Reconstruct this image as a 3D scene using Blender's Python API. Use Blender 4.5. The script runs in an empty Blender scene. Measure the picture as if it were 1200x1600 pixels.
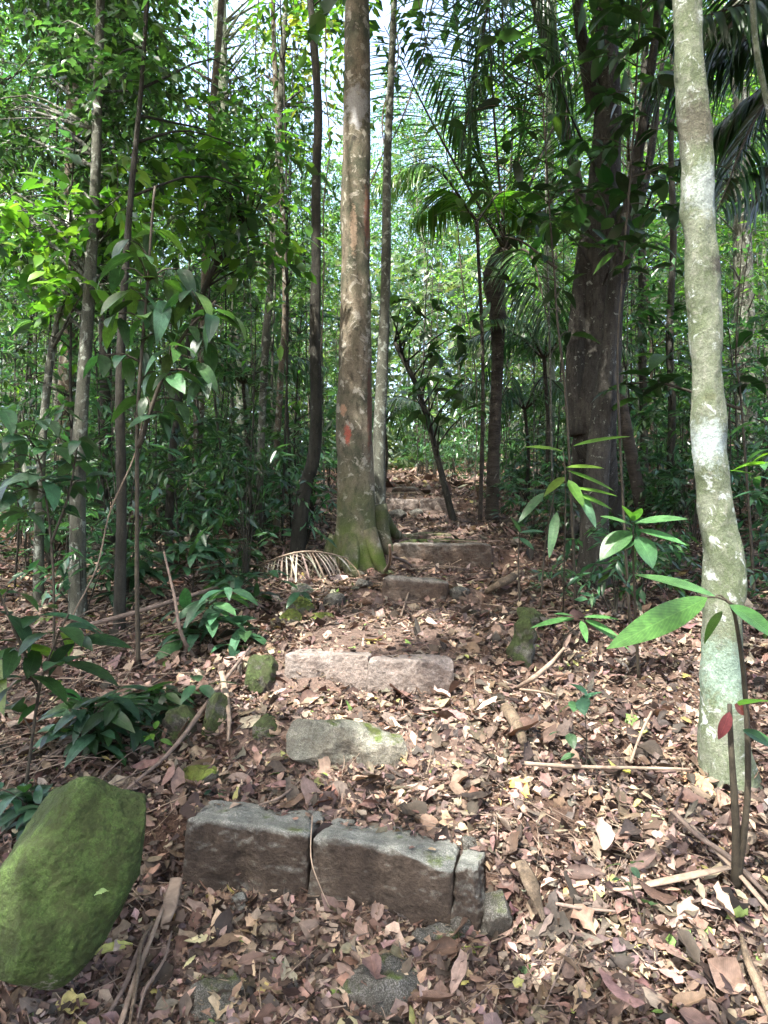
import bpy, math, random
import numpy as np
from math import radians as R, pi

# ---------------------------------------------------------------- camera, sky, sun, exposure
sc = bpy.context.scene
C = sc.collection
F = 1155.0                      # focal length in pixels of the 1200x1600 frame
EYE = 1.5
cam_d = bpy.data.cameras.new('camera')
cam = bpy.data.objects.new('camera', cam_d)
C.objects.link(cam)
cam.location = (0, 0, EYE)
cam.rotation_euler = (R(90), 0, 0)
cam_d.sensor_fit = 'VERTICAL'
cam_d.sensor_height = 36
cam_d.lens = 36 * F / 1600
cam_d.clip_end = 500
cam_d.clip_start = 0.05
sc.camera = cam

SUN_EL, SUN_AZ = R(60), R(212)
SUN = np.array([math.sin(SUN_AZ) * math.cos(SUN_EL), math.cos(SUN_AZ) * math.cos(SUN_EL), math.sin(SUN_EL)])
world = bpy.data.worlds.new('World')
sc.world = world
world.use_nodes = True
wn = world.node_tree
wn.nodes.clear()
sky = wn.nodes.new('ShaderNodeTexSky')
sky.sky_type = 'NISHITA'
sky.sun_disc = False
sky.sun_elevation = SUN_EL
sky.sun_rotation = SUN_AZ
sky.air_density = 0.8
sky.dust_density = 6.0
sky.ozone_density = 0.3
bgn = wn.nodes.new('ShaderNodeBackground')
bgn.inputs['Strength'].default_value = 0.15
won = wn.nodes.new('ShaderNodeOutputWorld')
wn.links.new(sky.outputs[0], bgn.inputs[0])
wn.links.new(bgn.outputs[0], won.inputs[0])
sun_d = bpy.data.lights.new('sun', 'SUN')
sun_d.energy = 2.1
sun_d.angle = R(0.55)
sun_d.color = (1.0, 0.96, 0.9)
sun_o = bpy.data.objects.new('sun', sun_d)
C.objects.link(sun_o)
from mathutils import Vector
sun_o.rotation_euler = Vector(-SUN).to_track_quat('-Z', 'Y').to_euler()
sun_o.location = (0, 0, 30)
sc.view_settings.view_transform = 'Standard'
sc.view_settings.look = 'None'
sc.view_settings.gamma = 1
sc.view_settings.exposure = 3.1
cy = sc.cycles
cy.max_bounces = 6
cy.diffuse_bounces = 4
cy.glossy_bounces = 2
cy.transmission_bounces = 3
cy.transparent_max_bounces = 4
cy.sample_clamp_indirect = 6
cy.caustics_reflective = False
cy.caustics_refractive = False
cy.use_denoising = True
cy.use_adaptive_sampling = True
cy.adaptive_threshold = 0.02

rng = np.random.default_rng(11)

# ---------------------------------------------------------------- numpy noise
def _hash(ix, iy, iz, seed):
    h = (ix.astype(np.int64) * 374761393 + iy.astype(np.int64) * 668265263 + iz.astype(np.int64) * 2147483647 + seed * 144665) & 0x7fffffff
    h = ((h ^ (h >> 13)) * 1274126177) & 0x7fffffff
    h = ((h ^ (h >> 16)) * 60493) & 0x7fffffff
    return (h & 0xffff) / 65535.0

def vnoise(p, seed=0):
    p = np.asarray(p, float)
    i = np.floor(p).astype(np.int64)
    f = p - i
    f = f * f * (3 - 2 * f)
    out = 0
    for dx in (0, 1):
        for dy in (0, 1):
            for dz in (0, 1):
                w = (f[..., 0] if dx else 1 - f[..., 0]) * (f[..., 1] if dy else 1 - f[..., 1]) * (f[..., 2] if dz else 1 - f[..., 2])
                out = out + w * _hash(i[..., 0] + dx, i[..., 1] + dy, i[..., 2] + dz, seed)
    return out * 2 - 1

def fbm(p, oct=4, seed=0):
    p = np.asarray(p, float)
    a, s, t = 1.0, 0.0, 0.0
    for k in range(oct):
        s = s + a * vnoise(p * 2 ** k + 17.3 * k, seed + k)
        t += a
        a *= .5
    return s / t

def sstep(a, b, x):
    t = np.clip((np.asarray(x, float) - a) / (b - a), 0, 1)
    return t * t * (3 - 2 * t)

# ---------------------------------------------------------------- terrain
PY = [-30, 0, 1.7, 2.1, 2.52, 2.62, 3.06, 3.20, 3.66, 3.76, 4.95, 5.08, 6.10, 6.22, 8.0, 9.0, 9.08, 9.6, 11.0, 11.08, 14, 20, 30, 45, 90]
PZ = [-3.2, -.12, -.04, .06, .195, .365, .45, .57, .60, .725, .885, .96, 1.04, 1.19, 1.38, 1.50, 1.60, 1.64, 1.76, 1.85, 2.05, 2.62, 3.4, 4.6, 7.5]
SY = [-30, 0, 1.7, 2.1, 3.0, 3.65, 4.95, 6.1, 9, 11, 14, 20, 30, 45, 90]
SZ = [-3.2, -.12, .02, .13, .45, .62, .9, 1.08, 1.48, 1.76, 2.05, 2.62, 3.4, 4.6, 7.5]
XCY = [-5, 1.5, 2.4, 3.65, 5, 6.1, 9, 11, 14]
XCX = [-.3, -.28, -.2, -.08, .2, .46, .43, .33, .1]
def XC(y):
    return np.interp(y, XCY, XCX)
def H(x, y):
    x = np.asarray(x, float); y = np.asarray(y, float)
    yy = y + 0.27 * (x - XC(y)) * sstep(3.6, 2.6, y)
    xc = XC(y)
    d = np.abs(x - xc)
    w = sstep(.95, .55, d)
    z = np.interp(yy, PY, PZ) * w + np.interp(y, SY, SZ) * (1 - w)
    l = np.clip(-x - 1.2, 0, 30)
    z = z - (.035 * l) * sstep(3.5, 8, y) - .05 * np.clip(l - 1, 0, 14) * sstep(6, 14, y)
    r = np.clip(x - 1.7, 0, 30)
    z = z + .16 * np.minimum(r, 9) * sstep(5.5, 9, y) + .03 * r * sstep(9, 15, y)
    z = z - .05 * np.exp(-((x - 1.9) ** 2 + (y - 5.6) ** 2) / .8)
    p = np.stack([x * .9, y * .9, 0 * x], -1)
    z = z + .035 * fbm(p, 2, 5) * sstep(.4, 1.1, d) + .11 * fbm(p * .35, 2, 8) * sstep(1.5, 4, d)
    return z

def G(px, py):
    """the point of the ground that the ray through that pixel meets"""
    Y = np.concatenate([np.arange(1.2, 14, .01), np.arange(14, 80, .1)])
    x = (px - 600) / F * Y
    z = EYE - (py - 800) / F * Y
    hit = np.nonzero(z <= H(x, Y))[0]
    k = hit[0] if len(hit) else len(Y) - 1
    return np.array([x[k], Y[k], float(H(x[k], Y[k]))])

def W(px, py, Y):
    return np.array([(px - 600) / F * Y, Y, EYE - (py - 800) / F * Y])

# ---------------------------------------------------------------- mesh helpers
class MB:
    def __init__(s):
        s.v, s.f, s.c, s.u, s.m, s.n = [], [], [], [], [], 0
    def add(s, v, faces, col=None, luv=None, mat=0):
        v = np.asarray(v, float).reshape(-1, 3)
        if isinstance(faces, np.ndarray): faces = [faces]
        for f in faces:
            s.f.append(f + s.n); s.m.append(mat)
        s.v.append(v)
        n = len(v)
        if col is None: col = np.full((n, 3), .5)
        col = np.asarray(col, float)
        if col.ndim == 1: col = np.tile(col, (n, 1))
        s.c.append(col)
        s.u.append(np.zeros((n, 2)) if luv is None else luv)
        s.n += n
    def mesh(s, name, mats, smooth=True):
        me = bpy.data.meshes.new(name)
        v = np.concatenate(s.v)
        me.vertices.add(len(v)); me.vertices.foreach_set('co', v.ravel())
        idx = np.concatenate([f.ravel() for f in s.f]).astype(np.int32)
        cnt = np.concatenate([np.full(len(f), f.shape[1], np.int32) for f in s.f])
        mi = np.concatenate([np.full(len(f), m, np.int32) for f, m in zip(s.f, s.m)])
        st = np.concatenate([[0], np.cumsum(cnt)[:-1]]).astype(np.int32)
        me.loops.add(len(idx)); me.loops.foreach_set('vertex_index', idx)
        me.polygons.add(len(cnt)); me.polygons.foreach_set('loop_start', st); me.polygons.foreach_set('loop_total', cnt)
        me.polygons.foreach_set('material_index', mi)
        me.polygons.foreach_set('use_smooth', np.full(len(cnt), smooth, bool))
        c = np.concatenate(s.c)
        a = me.color_attributes.new('col', 'FLOAT_COLOR', 'POINT')
        a.data.foreach_set('color', np.concatenate([c, np.ones((len(c), 1))], 1).ravel())
        u = np.concatenate(s.u)
        b = me.color_attributes.new('luv', 'FLOAT_COLOR', 'POINT')
        b.data.foreach_set('color', np.concatenate([u, np.zeros((len(u), 1)), np.ones((len(u), 1))], 1).ravel())
        me.update(calc_edges=True)
        me.validate()
        for m in mats if isinstance(mats, (list, tuple)) else [mats]:
            me.materials.append(m)
        return me
    def obj(s, name, mats, parent=None, smooth=True, loc=None):
        if loc is not None:
            s.v = [v - np.asarray(loc) for v in s.v]
        o = bpy.data.objects.new(name, s.mesh(name, mats, smooth))
        C.objects.link(o)
        if parent is not None: o.parent = parent
        elif loc is not None: o.location = loc
        return o

def tag(o, label=None, cat=None, group=None, kind=None):
    if label: o['label'] = label
    if cat: o['category'] = cat
    if group: o['group'] = group
    if kind: o['kind'] = kind
    return o

def empty(name, label, cat, loc=(0, 0, 0), group=None):
    o = bpy.data.objects.new(name, None)
    o.empty_display_size = .1
    o.location = loc
    C.objects.link(o)
    return tag(o, label, cat, group)

def unit(a):
    return a / np.maximum(np.linalg.norm(a, axis=-1, keepdims=True), 1e-9)

def spline(pts, n):
    pts = np.asarray(pts, float)
    if len(pts) == 2:
        t = np.linspace(0, 1, n)[:, None]
        return pts[0] * (1 - t) + pts[1] * t
    P = np.concatenate([[2 * pts[0] - pts[1]], pts, [2 * pts[-1] - pts[-2]]])
    seg = np.linalg.norm(np.diff(pts, axis=0), axis=1)
    cum = np.concatenate([[0], np.cumsum(seg)])
    s = np.linspace(0, cum[-1], n)
    k = np.clip(np.searchsorted(cum, s, side='right') - 1, 0, len(pts) - 2)
    t = ((s - cum[k]) / np.maximum(seg[k], 1e-9))[:, None]
    a, b, c, d = P[k], P[k + 1], P[k + 2], P[k + 3]
    return .5 * (2 * b + (c - a) * t + (2 * a - 5 * b + 4 * c - d) * t ** 2 + (3 * b - a - 3 * c + d) * t ** 3)

def tube(mb, pts, rad, n=None, seg=8, amp=0, freq=3, seed=0, col=None, flat=1.0, mat=0, wob=0, buttress=None):
    pts = np.asarray(pts, float)
    if n is None: n = max(3, len(pts) * 3)
    rad = np.interp(np.linspace(0, 1, n), np.linspace(0, 1, len(rad)), rad) if len(rad) != n else np.asarray(rad, float)
    c = spline(pts, n) if len(pts) != n or n < 12 else pts
    if wob:
        q = np.stack([np.linspace(0, n * .12, n), np.full(n, seed * 1.7), np.zeros(n)], -1)
        c = c + wob * np.stack([vnoise(q, seed), vnoise(q + 50, seed), 0 * q[:, 0]], -1) * np.linspace(0, 1, n)[:, None] ** .3
    T = unit(np.gradient(c, axis=0))
    ref = np.array([0, 0, 1.0]) if abs(T[:, 2].mean()) < .8 else np.array([0, 1.0, 0])
    A = unit(np.cross(T, ref)); B = np.cross(T, A)
    th = np.linspace(0, 2 * pi, seg, endpoint=False)
    d = np.cos(th)[None, :, None] * A[:, None] + flat * np.sin(th)[None, :, None] * B[:, None]
    r = rad[:, None, None] * np.ones((n, seg, 1))
    if buttress is not None: r = r * buttress(np.linspace(0, 1, n)[:, None], np.arctan2(d[:, :, 1], d[:, :, 0]))[:, :, None]
    v = c[:, None] + d * r
    if amp:
        nz = fbm(v * np.array([freq, freq, freq * .45]), 4, seed)
        v = v + d * (amp * nz)[:, :, None]
    i = np.arange(n - 1)[:, None] * seg; j = np.arange(seg)[None]
    j2 = (j + 1) % seg
    f = np.stack([i + j, i + j2, i + seg + j2, i + seg + j], -1).reshape(-1, 4)
    vv = v.reshape(-1, 3)
    vv = np.concatenate([vv, c[:1], c[-1:]])
    k = n * seg
    jj = np.arange(seg); jn = (jj + 1) % seg
    cap0 = np.stack([np.full(seg, k), jn, jj], -1)
    cap1 = np.stack([np.full(seg, k + 1), (n - 1) * seg + jj, (n - 1) * seg + jn], -1)
    mb.add(vv, [f, cap0, cap1], col, mat=mat)
    return c

def leaves(mb, P, D, N, L, Wd, col, rows=1, droop=.15, fold=.25, shape=0, curl=0, mat=0, rg=None):
    """every leaf folded along its midrib; rows = 1 is a folded rhomb for far ones"""
    P = np.asarray(P, float); n = len(P)
    if n == 0: return
    L = np.broadcast_to(np.asarray(L, float), (n,)); Wd = np.broadcast_to(np.asarray(Wd, float), (n,))
    D = unit(D); S = unit(np.cross(D, N)); N = np.cross(S, D)
    col = np.asarray(col, float)
    if col.ndim == 1: col = np.tile(col, (n, 1))
    droop = np.broadcast_to(np.asarray(droop, float), (n,)); fold = np.broadcast_to(np.asarray(fold, float), (n,))
    if rows == 1:
        b = P; t = P + D * L[:, None] - N * (droop * L)[:, None]
        m = P + D * (L * .45)[:, None] - N * (droop * L * .2)[:, None]
        l = m + S * (Wd / 2)[:, None] + N * (fold * Wd / 2)[:, None]
        r = m - S * (Wd / 2)[:, None] + N * (fold * Wd / 2)[:, None]
        v = np.stack([b, l, t, r], 1)
        q = np.arange(n)[:, None] * 4
        f = np.concatenate([q + np.array([0, 1, 2]), q + np.array([0, 2, 3])])
        mb.add(v, f, np.repeat(col, 4, 0), np.tile(np.array([[0, 0], [1, .45], [0, 1], [1, .45]]), (n, 1)), mat=mat)
        return
    t = np.linspace(0, 1, rows + 1)
    if shape == 0: w = np.sin(pi * np.clip(t, 0, 1) ** .85) ** .8
    elif shape == 1: w = np.where(t < .35, np.sin(pi / 2 * t / .35), np.cos(pi / 2 * (t - .35) / .65)) ** .75     # lance
    else: w = np.where(t < .62, np.sin(pi / 2 * t / .62) ** 1.2, np.cos(pi / 2 * (t - .62) / .38) ** .7)      # broad to the tip
    w = np.maximum(np.nan_to_num(w), .02)[None] * np.ones((n, 1))
    if rg is not None and n > 1:
        kk = rg.uniform(.55, 1.7, (n, 1)); w = np.maximum(np.sin(pi * t[None] ** kk), 0) ** rg.uniform(.5, 1.3, (n, 1))
        w = np.maximum(w, .03); cut = rg.random(n) < .3
        w[cut, -1] = rg.uniform(.2, .8, cut.sum())
    curl = np.broadcast_to(np.asarray(curl, float), (n,))
    bend = droop[:, None] * t[None] ** 2 * L[:, None]
    ctr = P[:, None] + D[:, None] * (L[:, None] * t[None] * (1 - .25 * droop[:, None] * t[None]))[:, :, None] - N[:, None] * bend[:, :, None]
    hw = Wd[:, None] / 2 * w
    jit = 1 if rg is None else 1 + rg.uniform(-.38, .3, hw.shape)
    jit2 = 1 if rg is None else 1 + rg.uniform(-.38, .3, hw.shape)
    tw = 0 if rg is None else (rg.normal(0, .55, (n, 1)) * (t[None] - .4))[:, :, None]
    lift = fold[:, None] * hw + curl[:, None] * hw
    rip = 0 if rg is None else rg.normal(0, .05, hw.shape) * Wd[:, None]
    S3 = S[:, None] + N[:, None] * tw if rg is not None else S[:, None]
    l = ctr + S3 * (hw * jit)[:, :, None] + N[:, None] * (lift + rip)[:, :, None]
    r = ctr - S3 * (hw * jit2)[:, :, None] + N[:, None] * (lift - rip)[:, :, None]
    v = np.stack([l, ctr, r], 2)            # n, rows+1, 3, 3
    q = np.arange(n)[:, None, None] * (rows + 1) * 3
    i = np.arange(rows)[None, :, None] * 3
    k = np.arange(2)[None, None, :]
    a = q + i + k
    f = np.stack([a, a + 1, a + 4, a + 3], -1).reshape(-1, 4)
    lu = np.stack(np.broadcast_arrays(np.array([1, 0, 1.0])[None, :], t[:, None]), -1).reshape(-1, 2)
    mb.add(v, f, np.repeat(col, (rows + 1) * 3, 0), np.tile(lu, (n, 1)), mat=mat)

def rdir(n, rg, up=0.0, flat=1.0):
    d = rg.normal(size=(n, 3)); d[:, 2] *= flat; d[:, 2] += up
    return unit(d)

def pick(rg, n, cols, var=.2):
    c = np.asarray(cols)[rg.integers(0, len(cols), n)]
    return np.clip(c * rg.normal(1, var, (n, 1)).clip(.45, 1.8) * rg.normal(1, .06, (n, 3)), .002, .95)

def sprays(mb, bases, rg, length=.5, k=9, ll=.11, lw=.045, cols=None, rows=1, up=.15, droop=.2, var=.22, woodmat=None, outward=None, shape=0, keep=None, drop=0.35):
    """leafy twigs: leaves in two ranks along a drooping twig"""
    n = len(bases)
    A = rdir(n, rg, up, .6)
    if outward is not None: A = unit(A + outward * 1.0)
    Ls = length * rg.uniform(.6, 1.3, n)
    t = (np.arange(k) + 1) / k
    tt = t[None] * np.ones((n, 1))
    pos = bases[:, None] + A[:, None] * (Ls[:, None] * tt)[:, :, None]
    pos[:, :, 2] -= drop * Ls[:, None] * tt ** 2
    side = unit(np.cross(A, np.array([0, 0, 1.0]) + .3 * rg.normal(size=(n, 3))))
    sg = np.where(np.arange(k) % 2 == 0, 1, -1)[None, :, None]
    d = side[:, None] * sg * .9 + A[:, None] * .6 + rg.normal(0, .25, (n, k, 3))
    d[:, :, 2] -= .15 + .3 * rg.random((n, k))
    nm = np.array([0, 0, 1.0]) + rg.normal(0, .38, (n, k, 3))
    P = pos.reshape(-1, 3); d = d.reshape(-1, 3); nm = nm.reshape(-1, 3)
    if keep is not None:
        m = keep(P); P, d, nm = P[m], d[m], nm[m]
    q = len(P)
    s = rg.uniform(.65, 1.25, q)
    leaves(mb, P, d, nm, ll * s, lw * s * rg.uniform(.85, 1.15, q), pick(rg, q, cols, var), rows=rows, droop=droop, fold=.22, shape=shape)

# ---------------------------------------------------------------- materials
def newmat(name):
    m = bpy.data.materials.new(name); m.use_nodes = True
    nt = m.node_tree; nt.nodes.clear()
    return m, nt, nt.nodes.new, nt.links.new

def mixc(nt, fac, a, b, mode='MIX'):
    n = nt.nodes.new('ShaderNodeMix'); n.data_type = 'RGBA'; n.blend_type = mode
    def put(s, v):
        if hasattr(v, 'links'): nt.links.new(v, s)
        else: s.default_value = v if isinstance(v, (int, float)) else (*v, 1)
    put(n.inputs[0], fac); put(n.inputs[6], a); put(n.inputs[7], b)
    return n.outputs[2]

def noise(nt, vec, scale, detail=4, rough=.55, dist=0):
    n = nt.nodes.new('ShaderNodeTexNoise')
    n.inputs['Scale'].default_value = scale; n.inputs['Detail'].default_value = detail
    n.inputs['Roughness'].default_value = rough; n.inputs['Distortion'].default_value = dist
    nt.links.new(vec, n.inputs['Vector'])
    return n.outputs[0]

def ramp(nt, fac, stops):
    n = nt.nodes.new('ShaderNodeValToRGB')
    e = n.color_ramp.elements
    while len(e) < len(stops): e.new(.5)
    for k, (p, c) in enumerate(stops):
        e[k].position = p
        e[k].color = (c, c, c, 1) if isinstance(c, (int, float)) else (*c, 1)
    nt.links.new(fac, n.inputs[0])
    return n.outputs[0]

def math_(nt, op, a, b=None, clamp=False):
    n = nt.nodes.new('ShaderNodeMath'); n.operation = op; n.use_clamp = clamp
    for s, v in zip(n.inputs, (a, b)):
        if v is None: continue
        if hasattr(v, 'links'): nt.links.new(v, s)
        else: s.default_value = v
    return n.outputs[0]

def coords(nt, scale=(1, 1, 1), kind='Object'):
    t = nt.nodes.new('ShaderNodeTexCoord')
    mp = nt.nodes.new('ShaderNodeMapping'); mp.inputs['Scale'].default_value = scale
    nt.links.new(t.outputs[kind], mp.inputs[0])
    return mp.outputs[0]

def finish(nt, col, rough=.8, bump=None, bstr=.5, bdist=.01, spec=.3, bsdf=None):
    b = nt.nodes.new('ShaderNodeBsdfPrincipled')
    if hasattr(col, 'links'): nt.links.new(col, b.inputs['Base Color'])
    else: b.inputs['Base Color'].default_value = (*col, 1)
    if hasattr(rough, 'links'): nt.links.new(rough, b.inputs['Roughness'])
    else: b.inputs['Roughness'].default_value = rough
    b.inputs['Specular IOR Level'].default_value = spec
    if bump is not None:
        bn = nt.nodes.new('ShaderNodeBump'); bn.inputs['Strength'].default_value = bstr; bn.inputs['Distance'].default_value = bdist
        nt.links.new(bump, bn.inputs['Height']); nt.links.new(bn.outputs[0], b.inputs['Normal'])
    o = nt.nodes.new('ShaderNodeOutputMaterial')
    nt.links.new(b.outputs[0], o.inputs[0])
    return b, o

def leaf_mat(name, gloss=.35, trans=.4, tint=(1.6, 1.9, .7), vein=0.0, rand=.25, spec=.5, base=.86):
    m, nt, N, Lk = newmat(name)
    at = N('ShaderNodeAttribute'); at.attribute_name = 'col'
    oi = N('ShaderNodeObjectInfo')
    v = math_(nt, 'MULTIPLY_ADD', oi.outputs['Random'], 2 * rand)
    nt.nodes[-1].inputs[2].default_value = base - rand
    g = N('ShaderNodeMix'); g.data_type = 'RGBA'; g.blend_type = 'MULTIPLY'; g.inputs[0].default_value = 1
    Lk(at.outputs[0], g.inputs[6])
    cb = N('ShaderNodeCombineColor'); [Lk(v, cb.inputs[k]) for k in range(3)]
    Lk(cb.outputs[0], g.inputs[7])
    c = g.outputs[2]
    bump = None
    if vein:
        uv = N('ShaderNodeAttribute'); uv.attribute_name = 'luv'
        sp = N('ShaderNodeSeparateColor'); Lk(uv.outputs[0], sp.inputs[0])
        s, t = sp.outputs[0], sp.outputs[1]
        mid = math_(nt, 'SUBTRACT', 1, math_(nt, 'MULTIPLY', s, 14), True)
        ph = math_(nt, 'SUBTRACT', math_(nt, 'MULTIPLY', t, 60), math_(nt, 'MULTIPLY', s, 13))
        w = math_(nt, 'POWER', math_(nt, 'ABSOLUTE', math_(nt, 'SINE', ph)), 10)
        w = math_(nt, 'MULTIPLY', math_(nt, 'SUBTRACT', 1, w), 1)
        w = math_(nt, 'SUBTRACT', 1, w, True)
        vv = math_(nt, 'MAXIMUM', mid, math_(nt, 'MULTIPLY', w, .45))
        c = mixc(nt, math_(nt, 'MULTIPLY', vv, vein), c, mixc(nt, 1.0, c, (2.2, 1.9, 1.9), 'MULTIPLY'))
        nz = noise(nt, coords(nt), 60, 3)
        c = mixc(nt, .5, c, mixc(nt, 1.0, c, ramp(nt, nz, [(.3, .45), (.7, 1.5)]), 'MULTIPLY'))
        n8 = noise(nt, coords(nt), 28, 5, .8)
        c = mixc(nt, ramp(nt, n8, [(.66, 0), (.70, .8)]), c, (.16, .12, .04))
        n9 = noise(nt, coords(nt), 9, 3, .6)
        c = mixc(nt, .7, c, mixc(nt, 1.0, c, ramp(nt, n9, [(.3, .6), (.7, 1.35)]), 'MULTIPLY'))
        bump = math_(nt, 'ADD', vv, nz)
    b, o = finish(nt, c, gloss, bump, .25, .004, spec)
    tr = N('ShaderNodeBsdfTranslucent')
    Lk(mixc(nt, 1.0, c, tint, 'MULTIPLY'), tr.inputs[0])
    mx = N('ShaderNodeMixShader'); mx.inputs[0].default_value = trans
    Lk(b.outputs[0], mx.inputs[1]); Lk(tr.outputs[0], mx.inputs[2]); Lk(mx.outputs[0], o.inputs[0])
    return m

def bark_mat(name, c1, c2, c3, lichen=(.35, .38, .33), lich=.55, scale=1, stretch=.35, bstr=.6, moss=None, extra=None):
    m, nt, N, Lk = newmat(name)
    co = coords(nt, (scale, scale, scale * stretch))
    co2 = coords(nt)
    n1 = noise(nt, co, 5, 6, .6, .4)
    n2 = noise(nt, co, 22, 6, .65, .2)
    n3 = noise(nt, co2, 9 * scale, 5, .7, .6)
    c = mixc(nt, ramp(nt, n1, [(.38, 0), (.6, 1)]), c1, c2)
    c = mixc(nt, ramp(nt, n2, [(.5, 0), (.72, 1)]), c, c3)
    c = mixc(nt, ramp(nt, n3, [(lich, 0), (lich + .05, 1)]), c, lichen)
    if moss:
        z0, z1, mc = moss
        sx = N('ShaderNodeSeparateXYZ'); Lk(co2, sx.inputs[0])
        h = math_(nt, 'DIVIDE', math_(nt, 'SUBTRACT', z1, sx.outputs[2]), z1 - z0, True)
        h = math_(nt, 'MULTIPLY', h, ramp(nt, noise(nt, co2, 6, 5), [(.38, .1), (.6, 1)]))
        c = mixc(nt, h, c, mc)
    if extra: c = extra(nt, c, co2)
    nf = noise(nt, co2, 130, 4, .7)
    c = mixc(nt, .55, c, mixc(nt, 1.0, c, ramp(nt, nf, [(.3, .35), (.7, 1.6)]), 'MULTIPLY'))
    hh = math_(nt, 'ADD', math_(nt, 'MULTIPLY', n2, .8), math_(nt, 'ADD', math_(nt, 'MULTIPLY', n3, .5), math_(nt, 'MULTIPLY', nf, .3)))
    finish(nt, c, .85, hh, bstr, .03, .2)
    return m

def stone_mat(name, base, dirt, moss, moss_amt, dirt_amt=.5, up0=.3):
    m, nt, N, Lk = newmat(name)
    co = coords(nt)
    n1 = noise(nt, co, 9, 6, .6)
    n2 = noise(nt, co, 70, 5, .7)
    n3 = noise(nt, co, 4.5, 6, .65, .5)
    n4 = noise(nt, co, 260, 3, .6)
    c = mixc(nt, ramp(nt, n2, [(.3, 0), (.7, 1)]), tuple(.55 * x for x in base), tuple(min(1, 1.4 * x) for x in base))
    c = mixc(nt, ramp(nt, n4, [(.45, 0), (.75, .6)]), c, (.5, .48, .45))
    c = mixc(nt, ramp(nt, n1, [(.35, .5), (.65, 0)]), c, tuple(.5 * x for x in base))
    ge = N('ShaderNodeNewGeometry'); sx = N('ShaderNodeSeparateXYZ'); Lk(ge.outputs['Normal'], sx.inputs[0])
    up = sx.outputs[2]
    d = math_(nt, 'SUBTRACT', 1, math_(nt, 'DIVIDE', up, .75), True)
    d = math_(nt, 'MULTIPLY', d, ramp(nt, n3, [(.5 - .3 * dirt_amt, 0), (.62 - .2 * dirt_amt, 1)]))
    c = mixc(nt, math_(nt, 'MULTIPLY', d, dirt_amt * 1.3, True), c, mixc(nt, ramp(nt, n2, [(.35, 0), (.7, 1)]), tuple(.5 * x for x in dirt), dirt))
    mo = math_(nt, 'ADD', n3, math_(nt, 'MULTIPLY', math_(nt, 'SUBTRACT', up, up0), .35))
    mo = math_(nt, 'ADD', mo, math_(nt, 'MULTIPLY', n1, .25))
    f = ramp(nt, mo, [(max(.02, .95 - moss_amt), 0), (max(.05, 1.06 - moss_amt), 1)])
    mc = mixc(nt, ramp(nt, n2, [(.3, 0), (.72, 1)]), tuple(.45 * x for x in moss), tuple(1.5 * x for x in moss))
    mc = mixc(nt, ramp(nt, n4, [(.5, 0), (.7, .5)]), mc, tuple(min(.8, 2.6 * x) for x in moss))
    n5 = noise(nt, co, 16, 6, .7, .3)
    mc = mixc(nt, ramp(nt, n5, [(.42, .75), (.60, 0)]), mc, tuple(.4 * x for x in (moss[0] * 1.3, moss[1], moss[2])))
    c = mixc(nt, .6, c, mixc(nt, 1.0, c, ramp(nt, n5, [(.3, .4), (.7, 1.5)]), 'MULTIPLY'))
    c = mixc(nt, f, c, mc)
    hh = math_(nt, 'ADD', n1, math_(nt, 'ADD', math_(nt, 'MULTIPLY', n2, .5), math_(nt, 'ADD', math_(nt, 'MULTIPLY', n5, .8), math_(nt, 'MULTIPLY', n4, .15))))
    finish(nt, c, .8, hh, .8, .02, .3)
    return m

def wood_mat(name, c1, c2, scale=30):
    m, nt, N, Lk = newmat(name)
    n1 = noise(nt, coords(nt), scale, 5, .65, .6)
    finish(nt, mixc(nt, ramp(nt, n1, [(.3, 0), (.7, 1)]), c1, c2), .75, n1, .5, .006, .3)
    return m

M_leaf = leaf_mat('foliage_far', .29, .38, (1.6, 1.9, .85), spec=.65)
M_leafn = leaf_mat('foliage_glossy', .36, .3, vein=.55, rand=.1, spec=.5, base=.68)
M_palm = leaf_mat('palm_leaflet', .35, .3, (1.5, 1.8, .8), rand=.1)
M_litter = leaf_mat('dead_leaf', .6, .12, (1.3, 1.0, .7), vein=.35, rand=0, spec=.25, base=.80)
M_stem = wood_mat('green_brown_stem', (.018, .015, .010), (.06, .05, .033))
M_grey = bark_mat('grey_bark', (.052, .054, .040), (.105, .108, .083), (.030, .029, .023), lichen=(.22, .24, .20), scale=1.6)
M_dark = bark_mat('dark_bark', (.020, .020, .015), (.045, .043, .033), (.013, .011, .009), (.13, .14, .115), .64, scale=1.6)
M_tan = bark_mat('tan_bark', (.10, .08, .055), (.06, .05, .037), (.16, .135, .095), lichen=(.22, .24, .20), scale=1.4)
M_palmtrunk = bark_mat('palm_bark', (.03, .025, .02), (.065, .055, .042), (.012, .010, .009), (.16, .15, .12), .62, stretch=4)
M_dry = wood_mat('dry_wood', (.11, .08, .058), (.29, .225, .165), 18)
M_drk = wood_mat('dark_twig', (.06, .045, .035), (.2, .15, .12), 22)
M_root = bark_mat('root_bark', (.10, .075, .05), (.17, .13, .09), (.05, .04, .03), (.1, .12, .05), .66, scale=2, stretch=1)

GREENS = [(.038, .095, .027), (.055, .12, .036), (.033, .08, .034), (.07, .14, .038), (.048, .10, .042)]
BRIGHT = [(.09, .22, .03), (.12, .27, .035), (.07, .18, .03), (.16, .30, .04)]
TEAL = [(.035, .095, .05), (.05, .13, .065), (.03, .075, .04), (.06, .14, .06)]
DARKG = [(.018, .05, .016), (.025, .065, .02), (.015, .04, .015), (.035, .085, .025)]
YELG = [(.18, .24, .035), (.12, .2, .03), (.25, .26, .05)]

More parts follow.
